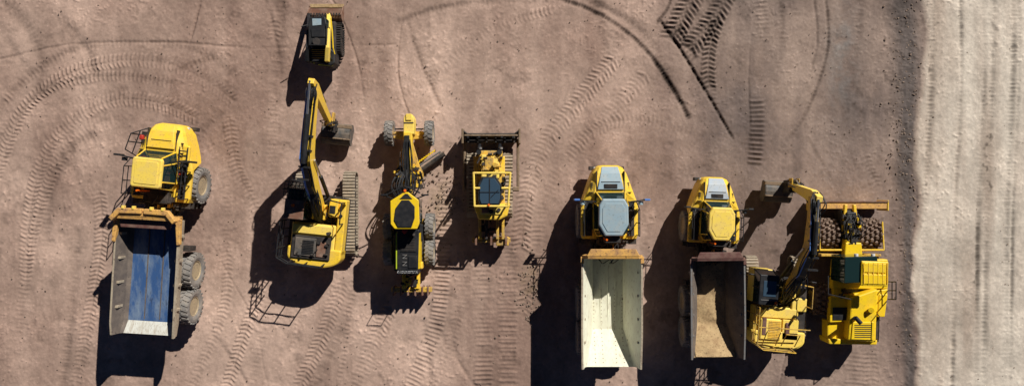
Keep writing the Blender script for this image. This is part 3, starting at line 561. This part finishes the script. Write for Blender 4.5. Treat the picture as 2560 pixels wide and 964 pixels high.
# ---------------------------------------------------------------- compact track loader
def ctl():
    v=V('compact_track_loader',G(812,110)); p=W
    a=p(842,138,.8);b=p(842,55,.8)
    for gx in(802,852): v.crawler('rubber_track',G(gx,0).x,a.y,b.y+.05,.42,.8,mat=BLK if gx<820 else DRK,pitch=.13,gap=.6)
    cx=G(827,0).x
    v.box('chassis',cx-.5,cx+.5,a.y-.2,b.y,.3,1.0,DRK,.05)
    t=[tuple(p(x,y,2.1)[:2]) for x,y in((774,42),(812,42),(816,60),(816,112),(772,112),(770,60))]
    v.poly('cab_glass',t,.9,2.05,GLS,.03)
    v.poly('cab_roof',t,2.05,2.14,BLK,.04)
    v.ppoly('roof_window_glare',[(779,46),(802,46),(802,62),(780,64)],2.14,2.17,PALE,.02)  # pale plate paints the light reflected off the black cab
    v.ppoly('roof_pad',[(776,72),(812,72),(812,92),(778,92)],2.14,2.19,BLK,.02)
    v.cyl('roof_fan',p(790,103,2.15),p(790,103,2.22),.2,DRK)
    v.tube('rops_tubes',[[p(772,60,2.2),p(772,112,2.2),p(815,112,2.2),p(815,60,2.2)]],.03,BLK)
    for sd,x0,x1 in((1,818,829),(-1,768,775)):
        bm=bmesh.new(); w=.2 if sd>0 else .16
        pts=[(p(x0,155,1.6),.5),(p(x0+1,120,1.95),.32),(p(x0+3,75,1.7),.3),(p(x0+4,45,.9),.28),(p(x0+4,34,.5),.3)]
        loft(bm,[[Vector((q.x-w/2,q.y,q.z-h/2)),Vector((q.x+w/2,q.y,q.z-h/2)),Vector((q.x+w/2,q.y,q.z+h/2)),Vector((q.x-w/2,q.y,q.z+h/2))] for q,h in pts])
        v.mk('lift_arm',bm,YEL2 if sd>0 else BLK,.02)
        v.hyd('lift_ram',pts[0][0]+Vector((sd*-.16,0,-.3)),pts[2][0]+Vector((sd*-.16,0,-.3)),.05)
    v.tube('side_stripe',[[p(826,45,1.9),p(830,80,1.95),p(832,120,1.95),p(836,135,1.8)]],.03,YELB)
    v.hoses('arm_hoses',p(815,60,1.8),p(800,34,1.0),7,.14,.2,r=.028)
    v.ppoly('engine_hood',[(768,118),(820,116),(836,130),(836,157),(826,164),(772,152)],.6,1.55,BLK,.05)
    v.tube('tail_trim',[[p(764,122,1.4),p(766,150,1.3),p(786,158,1.3)],[p(795,161,1.4),p(830,164,1.4),p(836,150,1.4)]],.03,GRN)
    v.boxes('hood_slats',[(p(778,0,1.6).x,p(812,0,1.6).x,p(0,124+i*5,1.6).y-.02,p(0,124+i*5,1.6).y+.02,1.54,1.6) for i in range(5)],YDIRT,0)
    v.cyl('exhaust',p(818,128,1.5),p(818,128,1.8),.05,DRK)
    bm=bmesh.new(); L=p(768,30,.5).x;R=p(854,30,.5).x; yf=p(0,12,.1).y; yb=p(0,50,.6).y
    outp=[(yf,.02),(yb+.35,.0),(yb+.08,.12),(yb,.35),(yb+.1,.62),(yb+.28,.72)]; inp=[(yf,.05),(yb+.36,.05),(yb+.13,.16),(yb+.06,.36),(yb+.15,.58),(yb+.3,.67)]
    loop=outp+inp[::-1]; loft(bm,[[Vector((x,y,z)) for y,z in loop] for x in(L,R)],cap=False)
    for x in(L,R-.05): loft(bm,[[Vector((x+d,y,z)) for y,z in outp] for d in(0,.05)])
    v.mk('bucket',bm,RUST)
    v.boxes('bucket_lip',[(L,R,yf-.14,yf+.06,.05,.085)],SAND,.01)
    v.boxes('bucket_ribs',[(L+.08+i*(R-L-.2)/11,L+.14+i*(R-L-.2)/11,yb+.22,yb+.36,.66,.76) for i in range(12)],DRK,0)
    v.tube('work_lights',[[p(768,62,2.1),p(752,66,2.2)]],.03,BLK)
ctl()

# ---------------------------------------------------------------- padfoot compactor
def comp():
    v=V('soil_compactor',G(2092,660)); p=W
    v.px('blade_top',2040,2222,503,522,1.05,1.2,ORG,.03)
    a=p(2040,522,1.2);b=p(2222,503,1.2)
    v.box('blade_face',a.x,b.x,b.y-.12,b.y,.08,1.08,YDIRT,.03)
    v.boxes('blade_end_plates',[(a.x-.03,a.x+.05,a.y-.1,b.y+.06,.1,1.24),(b.x-.05,b.x+.03,a.y-.1,b.y+.06,.1,1.24)],YEL,.02)
    v.boxes('blade_edge_strip',[(a.x,b.x,b.y-.05,b.y+.02,1.2,1.26)],RUST,.01)
    for gx in(2040,2144): v.drum('front_padfoot_wheel',G(gx,582,.84),.84,1.3)
    for gx in(2040,2144): v.drum('rear_padfoot_wheel',G(gx,740,.84),.84,1.3)
    v.cyl('front_axle',G(2040,582,.84),G(2144,582,.84),.2,DRK); v.cyl('rear_axle',G(2040,740,.84),G(2144,740,.84),.2,DRK)
    c=G(2092,600)
    v.box('front_frame',c.x-.45,c.x+.45,c.y-1.2,c.y+1.7,.6,1.5,DRK,.05)
    v.poly('front_mount',[(c.x-.45,c.y+.2),(c.x+.45,c.y+.2),(c.x+.25,c.y+1.6),(c.x-.25,c.y+1.6)],1.5,1.75,BLK,.04)
    for sd in(-1,1):
        v.hyd('blade_ram',(c.x+sd*.22,c.y+.7,1.75),(c.x+sd*.2,c.y+1.95,.9),.08)
        v.poly('blade_push_arm',[(c.x+sd*.3,c.y+.4),(c.x+sd*.46,c.y+.4),(c.x+sd*.3,c.y+2.0),(c.x+sd*.15,c.y+2.0)],1.4,1.62,YEL,.03)
        v.tube('scraper_frame',[[(c.x+sd*.5,c.y-.4,1.75),(c.x+sd*1.7,c.y-.4,1.75),(c.x+sd*1.7,c.y+1.1,1.6)],[(c.x+sd*.5,c.y-.45,1.5),(c.x+sd*1.75,c.y-.45,1.2)]],.05,YEL)
        v.box('fender_front',min(c.x+sd*.5,c.x+sd*1.6),max(c.x+sd*.5,c.x+sd*1.6),c.y-.75,c.y-.62,1.1,1.7,YDIRT,.03)
    v.poly('front_deck',[(c.x-.5,c.y-.9),(c.x+.5,c.y-.9),(c.x+.42,c.y+.0),(c.x-.42,c.y+.0)],1.5,1.95,YELB,.05)
    v.greeble('front_gear',c.x-.5,c.x+.5,c.y-.1,c.y+1.6,1.5,2.0,34,DRK,.25); v.greeble('front_gear_yellow',c.x-.5,c.x+.5,c.y-.1,c.y+1.4,1.5,2.0,10,YELB,.22)
    v.hoses('blade_hoses',(c.x,c.y+.1,1.9),(c.x,c.y+1.5,1.9),8,.3,.2)
    v.px('rear_frame',2098,2200,640,855,.7,1.6,DRK,.05)
    v.ppoly('cab_platform',[(2088,648),(2222,648),(2222,722),(2082,722)],1.4,1.85,YELB,.05)
    v.ppoly('cab_glass',[(2114,642),(2195,640),(2203,705),(2112,708)],1.8,3.3,GLS,.04)
    rc=[p(2156,652,3.4),p(2224,654,3.4),p(2222,716,3.4),p(2154,714,3.4)]
    v.ppoly('cab_roof',[(2156,652),(2224,654),(2222,716),(2154,714)],3.28,3.4,YELB,.05)
    v.ppoly('roof_panel_front',[(2163,657),(2218,659),(2217,682),(2162,680)],3.39,3.44,YELB,.02); v.ppoly('roof_panel_rear',[(2162,685),(2217,687),(2216,711),(2161,709)],3.39,3.44,YELB,.02)
    v.boxes('roof_ribs',[(rc[3].x+.12+i*.24,rc[3].x+.15+i*.24,rc[3].y+.1,rc[0].y-.1,3.43,3.455) for i in range(6)],YEL,0)
    q0,q1=p(2118,648,2.4),p(2152,706,2.4)
    v.boxes('cab_front_guard',[(q0.x,q1.x,q0.y-.02-i*.12,q0.y+.02-i*.12,2.38,2.42) for i in range(10)]+[(q0.x+k*.24,q0.x+.03+k*.24,q1.y,q0.y,2.38,2.42) for k in range(4)],BLK,0)
    v.cyl('work_lamp',p(2142,640,3.1),p(2142,634,3.1),.1,WHT); v.cyl('work_lamp_b',p(2184,640,3.1),p(2184,634,3.1),.1,WHT)
    v.ppoly('left_fender',[(2082,668),(2110,650),(2112,740),(2086,742)],1.5,1.8,YELB,.05)
    v.ppoly('rear_deck',[(2078,742),(2222,722),(2216,778),(2190,780),(2190,800),(2076,806)],1.5,1.88,YELB,.04)
    v.ppoly('engine_hood',[(2130,745),(2196,722),(2192,856),(2122,850)],1.6,2.25,YELB,.07)
    v.ppoly('hood_panel',[(2134,805),(2188,805),(2186,850),(2130,848)],2.24,2.31,YELB,.02)
    v.boxes('hood_louvre',[(p(2138,0,2.3).x,p(2180,0,2.3).x,p(0,812+i*5,2.3).y-.015,p(0,812+i*5,2.3).y+.015,2.3,2.33) for i in range(7)],DRK,0)
    v.ppoly('rear_left_box',[(2070,800),(2122,806),(2122,858),(2070,856)],1.0,1.7,YELB,.06)
    v.ppoly('rear_counterweight',[(2072,846),(2196,850),(2194,862),(2074,860)],.8,1.9,YELB,.05)
    v.px('rear_left_opening',2084,2120,768,800,1.5,1.92,BLK,.02)
    v.cyl('exhaust_elbow',p(2140,795,2.3),p(2140,795,2.85),.11,BLK); v.cyl('exhaust_tip',p(2140,793,2.85),p(2154,808,2.9),.11,BLK)
    v.cyl('precleaner',p(2180,775,2.2),p(2180,775,2.5),.14,YELB)
    v.tube('side_handrail',[[p(2222,704,1.9),p(2242,704,2.7),p(2242,748,2.7),p(2222,748,1.9)],[p(2222,726,1.9),p(2242,726,2.7)],[p(2232,704,2.3),p(2232,748,2.3)]],.03,BLK)
    v.tube('left_handrail',[[p(2080,735,1.9),p(2072,735,2.8),p(2130,748,2.8)],[p(2072,690,2.7),p(2080,690,1.9)],[p(2072,735,2.8),p(2072,690,2.7)]],.03,BLK)
    v.tube('rear_handrail',[[p(2190,780,1.9),p(2200,790,2.6),p(2198,848,2.6),p(2190,848,1.9)]],.025,BLK)
    v.greeble('left_gear',p(2090,0,1.9).x,p(2125,0,1.9).x,p(0,745,1.9).y,p(0,718,1.9).y,1.5,2.05,14,DRK,.2)
    v.ppoly('right_fender',[(2200,735),(2222,735),(2214,792),(2196,792)],1.6,1.92,YELB,.04)
comp()

# ---------------------------------------------------------------- ground (one sheet, displaced relief)
st=.05
xs=np.concatenate([[-600,-250,-120,-70,-45,-36],np.arange(-32,32.001,st),[36,45,70,120,250,600]])
ys=np.concatenate([[-600,-250,-120,-60,-30,-20],np.arange(-15,15.001,st),[20,30,60,120,250,600]])
nx,ny=len(xs),len(ys)
def vnoise(cx,cy):
    gx=int(nx/cx)+3; gy=int(ny/cy)+3; g=np.random.rand(gy,gx)
    fx=np.arange(nx)/cx; fy=np.arange(ny)/cy; ix=fx.astype(int); iy=fy.astype(int); tx=fx-ix; ty=fy-iy
    tx=tx*tx*(3-2*tx); ty=ty*ty*(3-2*ty)
    a=g[iy][:,ix];b=g[iy][:,ix+1];c=g[iy+1][:,ix];d=g[iy+1][:,ix+1]
    return (a*(1-tx)+b*tx)*(1-ty)[:,None]+(c*(1-tx)+d*tx)*ty[:,None]
def fbm(c,o,sx=1,sy=1,p=.55):
    r=0;a=1;t=0
    for i in range(o):
        r=r+a*vnoise(max(c*sx/2**i,1.01),max(c*sy/2**i,1.01)); t+=a; a*=p
    return r/t-.5
HT=np.zeros((ny,nx)); DK=np.zeros((ny,nx)); LT=np.zeros((ny,nx))  # DK darkens moist tracks and lug shadows in colour, LT lightens lugs
I0=6
def stamp(arr,cx,cy,ang,a,b,amp,soft=.35):
    R=max(a,b)*1.6+.05
    i0=max(I0,int((cx-R+32)/st)+I0); i1=min(nx-6,int((cx+R+32)/st)+I0+1); j0=max(I0,int((cy-R+15)/st)+I0); j1=min(ny-6,int((cy+R+15)/st)+I0+1)
    if i1<=i0 or j1<=j0: return
    X=xs[i0:i1][None,:]-cx; Y=ys[j0:j1][:,None]-cy; c,s=math.cos(ang),math.sin(ang)
    u=(X*c+Y*s)/a; w=(-X*s+Y*c)/b
    m=np.clip((1.15-np.abs(u))/soft,0,1)*np.exp(-(w*w)*1.2); arr[j0:j1,i0:i1]+=amp*m
def spline(pts,step):
    P=[G(*q) for q in pts]; P=[2*P[0]-P[1]]+P+[2*P[-1]-P[-2]]; out=[]
    for i in range(1,len(P)-2):
        for k in range(60):
            t=k/60; a,b,c,d=P[i-1:i+3]
            out.append(.5*((2*b)+(c-a)*t+(2*a-5*b+4*c-d)*t*t+(3*b-a-3*c+d)*t**3))
    res=[out[0]];acc=0
    for a,b in zip(out,out[1:]):
        acc+=(b-a).length
        if acc>=step: res.append(b);acc-=step
    return res
DM,KM=1.25,1.25
def track(pts,w,kind='chev',depth=.03,dark=.12,step=.24,wear=.5,band=.05):
    w=w/S; R=spline(pts,step); ph=random.random()*9; depth*=DM; dark*=KM
    for i in range(1,len(R)-1):
        d=(R[i+1]-R[i-1]); a=math.atan2(d.y,d.x); c=R[i]; nrm=Vector((-math.sin(a),math.cos(a),0)); fw=Vector((math.cos(a),math.sin(a),0))
        k=max(0,min(1.1,1-wear+wear*1.6*math.sin(i*.09+ph)*math.sin(i*.031+ph*2)+random.uniform(-.35,.35)*max(wear,.4)))
        j=random.uniform(-.02,.02); c=c+nrm*j
        stamp(DK,c.x,c.y,a,step*.8,w*.55,band*.6*1.3); stamp(HT,c.x,c.y,a,step*.8,w*.5,-depth*.3)
        if k<.08: continue
        if kind=='chev':
            for sd in(-1,1):
                kk=k*random.uniform(.6,1.1)
                q=c+nrm*sd*w*.27; aa=a+math.pi/2-sd*.5
                stamp(HT,q.x,q.y,aa,w*.25,step*.26,depth*kk); stamp(LT,q.x,q.y,aa,w*.25,step*.22,dark*kk*.6)
                q2=q+fw*step*.5; stamp(DK,q2.x,q2.y,aa,w*.25,step*.22,dark*kk)
        elif kind=='bar':
            stamp(HT,c.x,c.y,a+math.pi/2,w*.5,step*.24,depth*k); q2=c+fw*step*.5; stamp(DK,q2.x,q2.y,a+math.pi/2,w*.5,step*.22,dark*k); stamp(LT,c.x,c.y,a+math.pi/2,w*.5,step*.2,dark*k*.5)
        elif kind=='line':
            k*=random.uniform(.6,1.2); stamp(HT,c.x,c.y,a,step,w*.4,-depth*k); stamp(DK,c.x,c.y,a,step,w*.5,dark*k)
T=track
T([(-60,560),(0,395),(60,270),(160,190),(290,152),(420,160),(520,205),(590,260)],36,depth=.05,dark=.16,wear=.3)
T([(-40,420),(20,310),(100,235),(190,200),(310,190),(440,212)],24,depth=.05,dark=.38,wear=.45,band=.18)
T([(60,700),(70,540),(100,410),(170,310),(280,252),(400,258),(500,300)],36,depth=.05,dark=.15,wear=.3)
T([(40,860),(60,700),(95,520),(150,390),(210,320),(300,290)],28,dark=.13,wear=.6)
T([(-30,300),(60,200),(170,130),(320,105),(480,125),(600,200)],26,'line',dark=.06,wear=.7,band=.08)
T([(110,620),(120,480),(170,380),(240,330)],30,'line',depth=.03,dark=.10,band=.1)
T([(245,470),(250,600),(220,800),(180,980)],36,depth=.045,dark=.14,wear=.35)
T([(190,560),(180,720),(150,980)],30,'line',depth=.02,dark=.07,band=.08)
T([(300,250),(420,275),(500,330),(560,430),(570,560)],30,dark=.08,wear=.8)
T([(570,290),(590,420),(640,540),(650,700),(600,860),(560,980)],34,depth=.045,dark=.14,wear=.4)
T([(0,0),(70,80),(100,180),(80,240)],40,'line',depth=.02,dark=.06,band=.12)
T([(60,0),(160,60),(220,140),(230,200)],34,'line',depth=.02,dark=.06,band=.1)
T([(-20,150),(180,110),(420,105),(600,118),(760,118),(1000,110)],8,'line',depth=.015,dark=.08,band=.02)
T([(690,260),(680,400),(700,520)],30,dark=.12,wear=.5)
T([(690,40),(680,110)],30,dark=.1); T([(500,0),(470,110)],8,'line',dark=.1)
T([(960,60),(1010,90),(1060,160),(1080,240)],30,'line',dark=.06,wear=.8)
T([(980,260),(1080,190),(1160,120),(1260,60),(1390,20)],24,dark=.1,wear=.85)
T([(980,60),(1100,20),(1240,5),(1400,10)],20,'line',depth=.02,dark=.10,wear=.6)
T([(1380,-10),(1480,25),(1560,75),(1620,130),(1670,200),(1705,260),(1725,300)],14,'line',depth=.04,dark=.45,step=.15,wear=.35,band=.1)
T([(1390,-30),(1500,15),(1590,70),(1650,150),(1690,260)],30,'line',dark=.08,wear=.7,band=.1)
T([(1650,50),(1700,120),(1740,185),(1790,270),(1835,350)],9,'line',depth=.04,dark=.42,step=.15,wear=.2)
T([(1640,60),(1670,20),(1680,-20)],8,'line',dark=.3,step=.15)
T([(1745,-30),(1718,20),(1690,75),(1672,110)],62,depth=.08,dark=.85,step=.28,wear=.1,band=.35)
T([(1690,60),(1715,110),(1745,160)],34,depth=.06,dark=.6,step=.26,wear=.3,band=.25)
T([(1825,-30),(1795,30),(1750,90),(1718,130)],54,depth=.08,dark=.9,step=.28,wear=.1,band=.35)
T([(1800,40),(1778,110),(1772,180),(1778,235)],36,depth=.07,dark=.85,step=.26,wear=.15,band=.3)
T([(1893,240),(1895,320),(1888,420)],36,'bar',depth=.05,dark=.55,step=.26,wear=.2,band=.1)
T([(1900,-20),(1910,100),(1895,250)],34,'bar',depth=.02,dark=.12,step=.24,wear=.8)
T([(2065,-20),(2072,100),(2050,200),(2000,310),(1930,400)],10,'line',depth=.03,dark=.2,wear=.5)
T([(2035,-20),(2045,100),(2020,200),(1970,300)],8,'line',depth=.02,dark=.10,wear=.6)
T([(1950,-20),(1955,100),(1930,240)],20,'line',depth=.02,dark=.12)
T([(1540,140),(1440,260),(1370,350),(1320,470),(1300,640)],48,depth=.045,dark=.16,step=.26,wear=.6,band=.05)
T([(1620,180),(1520,290),(1430,380),(1360,500),(1340,640),(1300,800)],44,depth=.03,dark=.12,step=.26,wear=.8)
T([(1740,340),(1580,300),(1480,330),(1400,420)],34,dark=.09,wear=.85)
T([(1205,640),(1210,980)],46,'bar',depth=.045,dark=.14,wear=.4)
T([(1272,560),(1268,980)],46,'bar',depth=.04,dark=.12,wear=.5)
T([(1340,560),(1345,980)],30,'bar',depth=.03,dark=.08,wear=.7)
T([(1115,430),(1110,560),(1105,700),(1085,830),(1020,980)],38,'bar',depth=.045,dark=.15,wear=.4)
T([(1150,430),(1160,600),(1150,760),(1110,900),(1080,980)],36,depth=.03,dark=.1,wear=.75)
T([(980,760),(930,860),(880,980)],42,depth=.045,dark=.13,wear=.5); T([(860,700),(800,850),(740,980)],40,depth=.045,dark=.13,wear=.5)
T([(900,660),(860,800),(780,980)],30,'line',depth=.02,dark=.08); T([(560,560),(560,760),(470,980)],26,depth=.03,dark=.1)
T([(640,520),(690,620),(660,800),(620,980)],32,dark=.1,wear=.7)
T([(2150,880),(2140,980)],60,'bar',depth=.04,dark=.2); T([(2160,380),(2200,480)],30,dark=.12); T([(2180,860),(2180,980)],40,depth=.04,dark=.2)
for x,wd,dk in((2325,20,.05),(2400,14,.07),(2458,14,.30),(2478,18,.10),(2530,20,.18),(2545,10,.18)):
    T([(x+random.randint(-8,8),-30),(x+4,200),(x-10,480),(x-14,700),(x-20,990)],wd,'line',depth=.025,dark=dk,step=.2,wear=.75,band=.06)
for i in range(60):
    x=random.uniform(0,2200);y=random.uniform(0,960);a=random.uniform(-.5,.5)+(math.pi/2 if x>500 else random.uniform(0,3)); l=random.uniform(60,260); c=random.uniform(-60,60)
    dx,dy=math.cos(a)*l,math.sin(a)*l
    T([(x-dx,y-dy),(x+c*.5,y-c*.3),(x+dx,y+dy)],random.choice((6,14,26,34)),random.choice(('line','line','line','bar')),depth=random.uniform(.008,.02),dark=random.uniform(.03,.08),wear=.85,band=.03)
PX=np.clip(xs*S+1280,-3000,6000)[None,:]*np.ones((ny,1)); PY=np.clip(482-ys*S,-3000,4000)[:,None]*np.ones((1,nx))
n1=fbm(160,5); n2=fbm(40,4); n3=fbm(9,3,p=.7); n4=fbm(60,4,sx=.35,sy=3); n5=fbm(3,2,p=.8); n6=fbm(24,4,p=.75)
edge=2292+26*fbm(60,4)*2-(PY-480)*.012
road=np.clip((PX-edge)/14,0,1)
bandc=2262+np.clip(PY,0,960)*.012; bw=np.where(PY<560,44-24*np.clip(PY,0,560)/560,20)
band=np.clip(1.3-np.abs(PX-bandc-n2*30)/bw,0,1)*(1-road)
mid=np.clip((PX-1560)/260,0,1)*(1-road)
darkz=np.clip(.48+2.2*n1+.9*n4,0,1)
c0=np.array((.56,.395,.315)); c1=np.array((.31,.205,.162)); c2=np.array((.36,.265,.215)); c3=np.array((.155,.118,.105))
cr=np.array((.70,.61,.51)); cr2=np.array((.48,.385,.31)); cb=np.array((.10,.085,.08))
f=lambda a:a[...,None]
C=f(darkz)*c1+f(1-darkz)*c0
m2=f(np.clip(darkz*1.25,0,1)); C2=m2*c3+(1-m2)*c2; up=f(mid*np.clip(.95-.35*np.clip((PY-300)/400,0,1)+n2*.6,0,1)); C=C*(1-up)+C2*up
rr=np.clip(.42+1.9*n4+1.0*n1,0,1); CR=f(1-rr)*cr+f(rr)*cr2
C=C*(1-f(band)*.85)+cb*f(band)*.85
C=C*(1-f(road))+CR*f(road)
pits=np.clip((n3+n4*.9-.36)*7,0,1)*road; C=C*(1-f(pits)*.6)
teal=np.exp(-((PX-2110)/38)**2-((PY-150)/130)**2)*np.clip(.5+n3*2,0,1)*.4; C=C*(1-f(teal))+np.array((.15,.19,.2))*f(teal)
brn=np.exp(-((PX-1095)/45)**2-((PY-500)/80)**2)*np.clip(.4+n3*2.5,0,1); brn+=np.exp(-((PX-1325)/25)**2-((PY-710)/60)**2)*np.clip(.4+n3*2.5,0,1); C=C*(1-f(brn)*.5)+np.array((.22,.16,.07))*f(brn)*.5
clod=np.clip((n5-.17)*5,0,1)*np.clip(.25+n2*2.2+band*1.2,0,1)
scuff=np.clip((n6-.13)*5,0,1)*(1-road)
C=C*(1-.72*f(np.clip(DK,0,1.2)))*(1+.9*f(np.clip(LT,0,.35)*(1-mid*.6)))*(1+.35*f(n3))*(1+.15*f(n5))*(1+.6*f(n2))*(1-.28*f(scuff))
C=np.clip(C,.012,.8)
HT=HT+n2*.05+n3*.03+n5*.015+clod*.05+band*(.04+n3*.1)+road*.06+road*n4*.06-scuff*.025
HT+=n1*.08
HT[:6,:]=0;HT[-6:,:]=0;HT[:,:6]=0;HT[:,-6:]=0
HT-=.03
me=bpy.data.meshes.new('ground')
XX,YY=np.meshgrid(xs,ys); co=np.stack([XX,YY,HT],-1).reshape(-1,3).astype(np.float32)
idx=np.arange(nx*ny).reshape(ny,nx); q=np.stack([idx[:-1,:-1],idx[:-1,1:],idx[1:,1:],idx[1:,:-1]],-1).reshape(-1,4); nf=len(q)
me.vertices.add(nx*ny); me.vertices.foreach_set('co',co.ravel()); me.loops.add(nf*4); me.loops.foreach_set('vertex_index',q.ravel().astype(np.int32))
me.polygons.add(nf); me.polygons.foreach_set('loop_start',(np.arange(nf)*4).astype(np.int32)); me.update(calc_edges=True)
me.polygons.foreach_set('use_smooth',np.ones(nf,dtype=bool))
at=me.color_attributes.new('soil_and_lug_shade','FLOAT_COLOR','POINT'); at.data.foreach_set('color',np.concatenate([C.reshape(-1,3),np.ones((nx*ny,1))],1).astype(np.float32).ravel())  # soil tones with painted lug shading mixed in
go=bpy.data.objects.new('ground',me); scene.collection.objects.link(go)
m,nt,b=newmat('dirt'); N=nt.nodes.new; L=nt.links.new
va=N('ShaderNodeAttribute'); va.attribute_name='soil_and_lug_shade'; tc=N('ShaderNodeTexCoord')
na=N('ShaderNodeTexNoise'); na.inputs['Scale'].default_value=6; na.inputs['Detail'].default_value=8; na.inputs['Roughness'].default_value=.7; L(tc.outputs['Object'],na.inputs['Vector'])
mr=N('ShaderNodeMapRange'); mr.inputs[1].default_value=.3;mr.inputs[2].default_value=.7;mr.inputs[3].default_value=.86;mr.inputs[4].default_value=1.14; L(na.outputs['Fac'],mr.inputs[0])
vo=N('ShaderNodeTexVoronoi'); vo.inputs['Scale'].default_value=3.5; L(tc.outputs['Object'],vo.inputs['Vector'])
rv=N('ShaderNodeMapRange'); rv.inputs[1].default_value=.04;rv.inputs[2].default_value=.14;rv.inputs[3].default_value=1.4;rv.inputs[4].default_value=1; L(vo.outputs['Distance'],rv.inputs[0])
mm=N('ShaderNodeMath'); mm.operation='MULTIPLY'; L(mr.outputs[0],mm.inputs[0]); L(rv.outputs[0],mm.inputs[1])
vm=N('ShaderNodeVectorMath'); vm.operation='SCALE'; L(va.outputs['Color'],vm.inputs[0]); L(mm.outputs[0],vm.inputs['Scale']); L(vm.outputs[0],b.inputs['Base Color'])
b.inputs['Roughness'].default_value=.95; b.inputs['Specular IOR Level'].default_value=.1
bp=N('ShaderNodeBump'); bp.inputs['Distance'].default_value=.03; bp.inputs['Strength'].default_value=.5; L(na.outputs['Fac'],bp.inputs['Height']); L(bp.outputs[0],b.inputs['Normal'])
me.materials.append(m)
bm=bmesh.new()
def rock(x,y,r):
    mt=Matrix.Translation((x,y,r*.15))@Matrix.Rotation(random.random()*6,4,'Z')@Matrix.Diagonal((r*random.uniform(.7,1.4),r,r*.6,1))
    g=bmesh.ops.create_icosphere(bm,subdivisions=1,radius=1,matrix=mt)
    for w_ in g['verts']: w_.co+=Vector([random.uniform(-.3,.3)*r for _ in range(3)])
for i in range(900):
    g=G(random.uniform(0,2560),random.uniform(0,964)); rock(g.x,g.y,random.uniform(.015,.04))
for cx,cy,sx,sy,n in((1100,490,35,60,160),(1325,715,18,55,110),(2262,250,20,220,380),(2275,700,10,230,130),(1050,640,200,200,60)):
    for i in range(n):
        g=G(random.gauss(cx,sx),random.gauss(cy,sy)); rock(g.x,g.y,random.uniform(.02,.065))
me2=bpy.data.meshes.new('dirt_clods'); bm.to_mesh(me2); bm.free(); me2.materials.append(paint('clod',(.25,.18,.14),dust=(.36,.28,.22),amt=.6,rough=.95,spec=.1,scale=3)); oc=bpy.data.objects.new('dirt_clods',me2); scene.collection.objects.link(oc)

# ---------------------------------------------------------------- light, sky, camera
el=math.radians(35)
d=Vector((-.58*math.cos(el),-.815*math.cos(el),-math.sin(el))).normalized()
sl=bpy.data.lights.new('sun','SUN'); sl.energy=5; sl.angle=math.radians(.5); sl.color=(1,.965,.90)
so=bpy.data.objects.new('sun',sl); scene.collection.objects.link(so); so.rotation_euler=d.to_track_quat('-Z','Y').to_euler(); so.location=(20,28,25)
w=bpy.data.worlds.new('World'); scene.world=w; w.use_nodes=True; nt=w.node_tree
sky=nt.nodes.new('ShaderNodeTexSky'); sky.sky_type='NISHITA'; sky.sun_disc=False; sky.sun_elevation=el; sky.sun_rotation=math.atan2(.58,.815)
sky.altitude=3000; sky.air_density=.3; sky.dust_density=.0; sky.ozone_density=4
bg=nt.nodes['Background']; bg.inputs[1].default_value=.05; nt.links.new(sky.outputs[0],bg.inputs[0])
cam=bpy.data.cameras.new('camera'); cam.lens=24; cam.sensor_width=36; cam.clip_end=3000
co_=bpy.data.objects.new('camera',cam); scene.collection.objects.link(co_); co_.location=(0,0,H); co_.rotation_euler=(0,0,0); scene.camera=co_
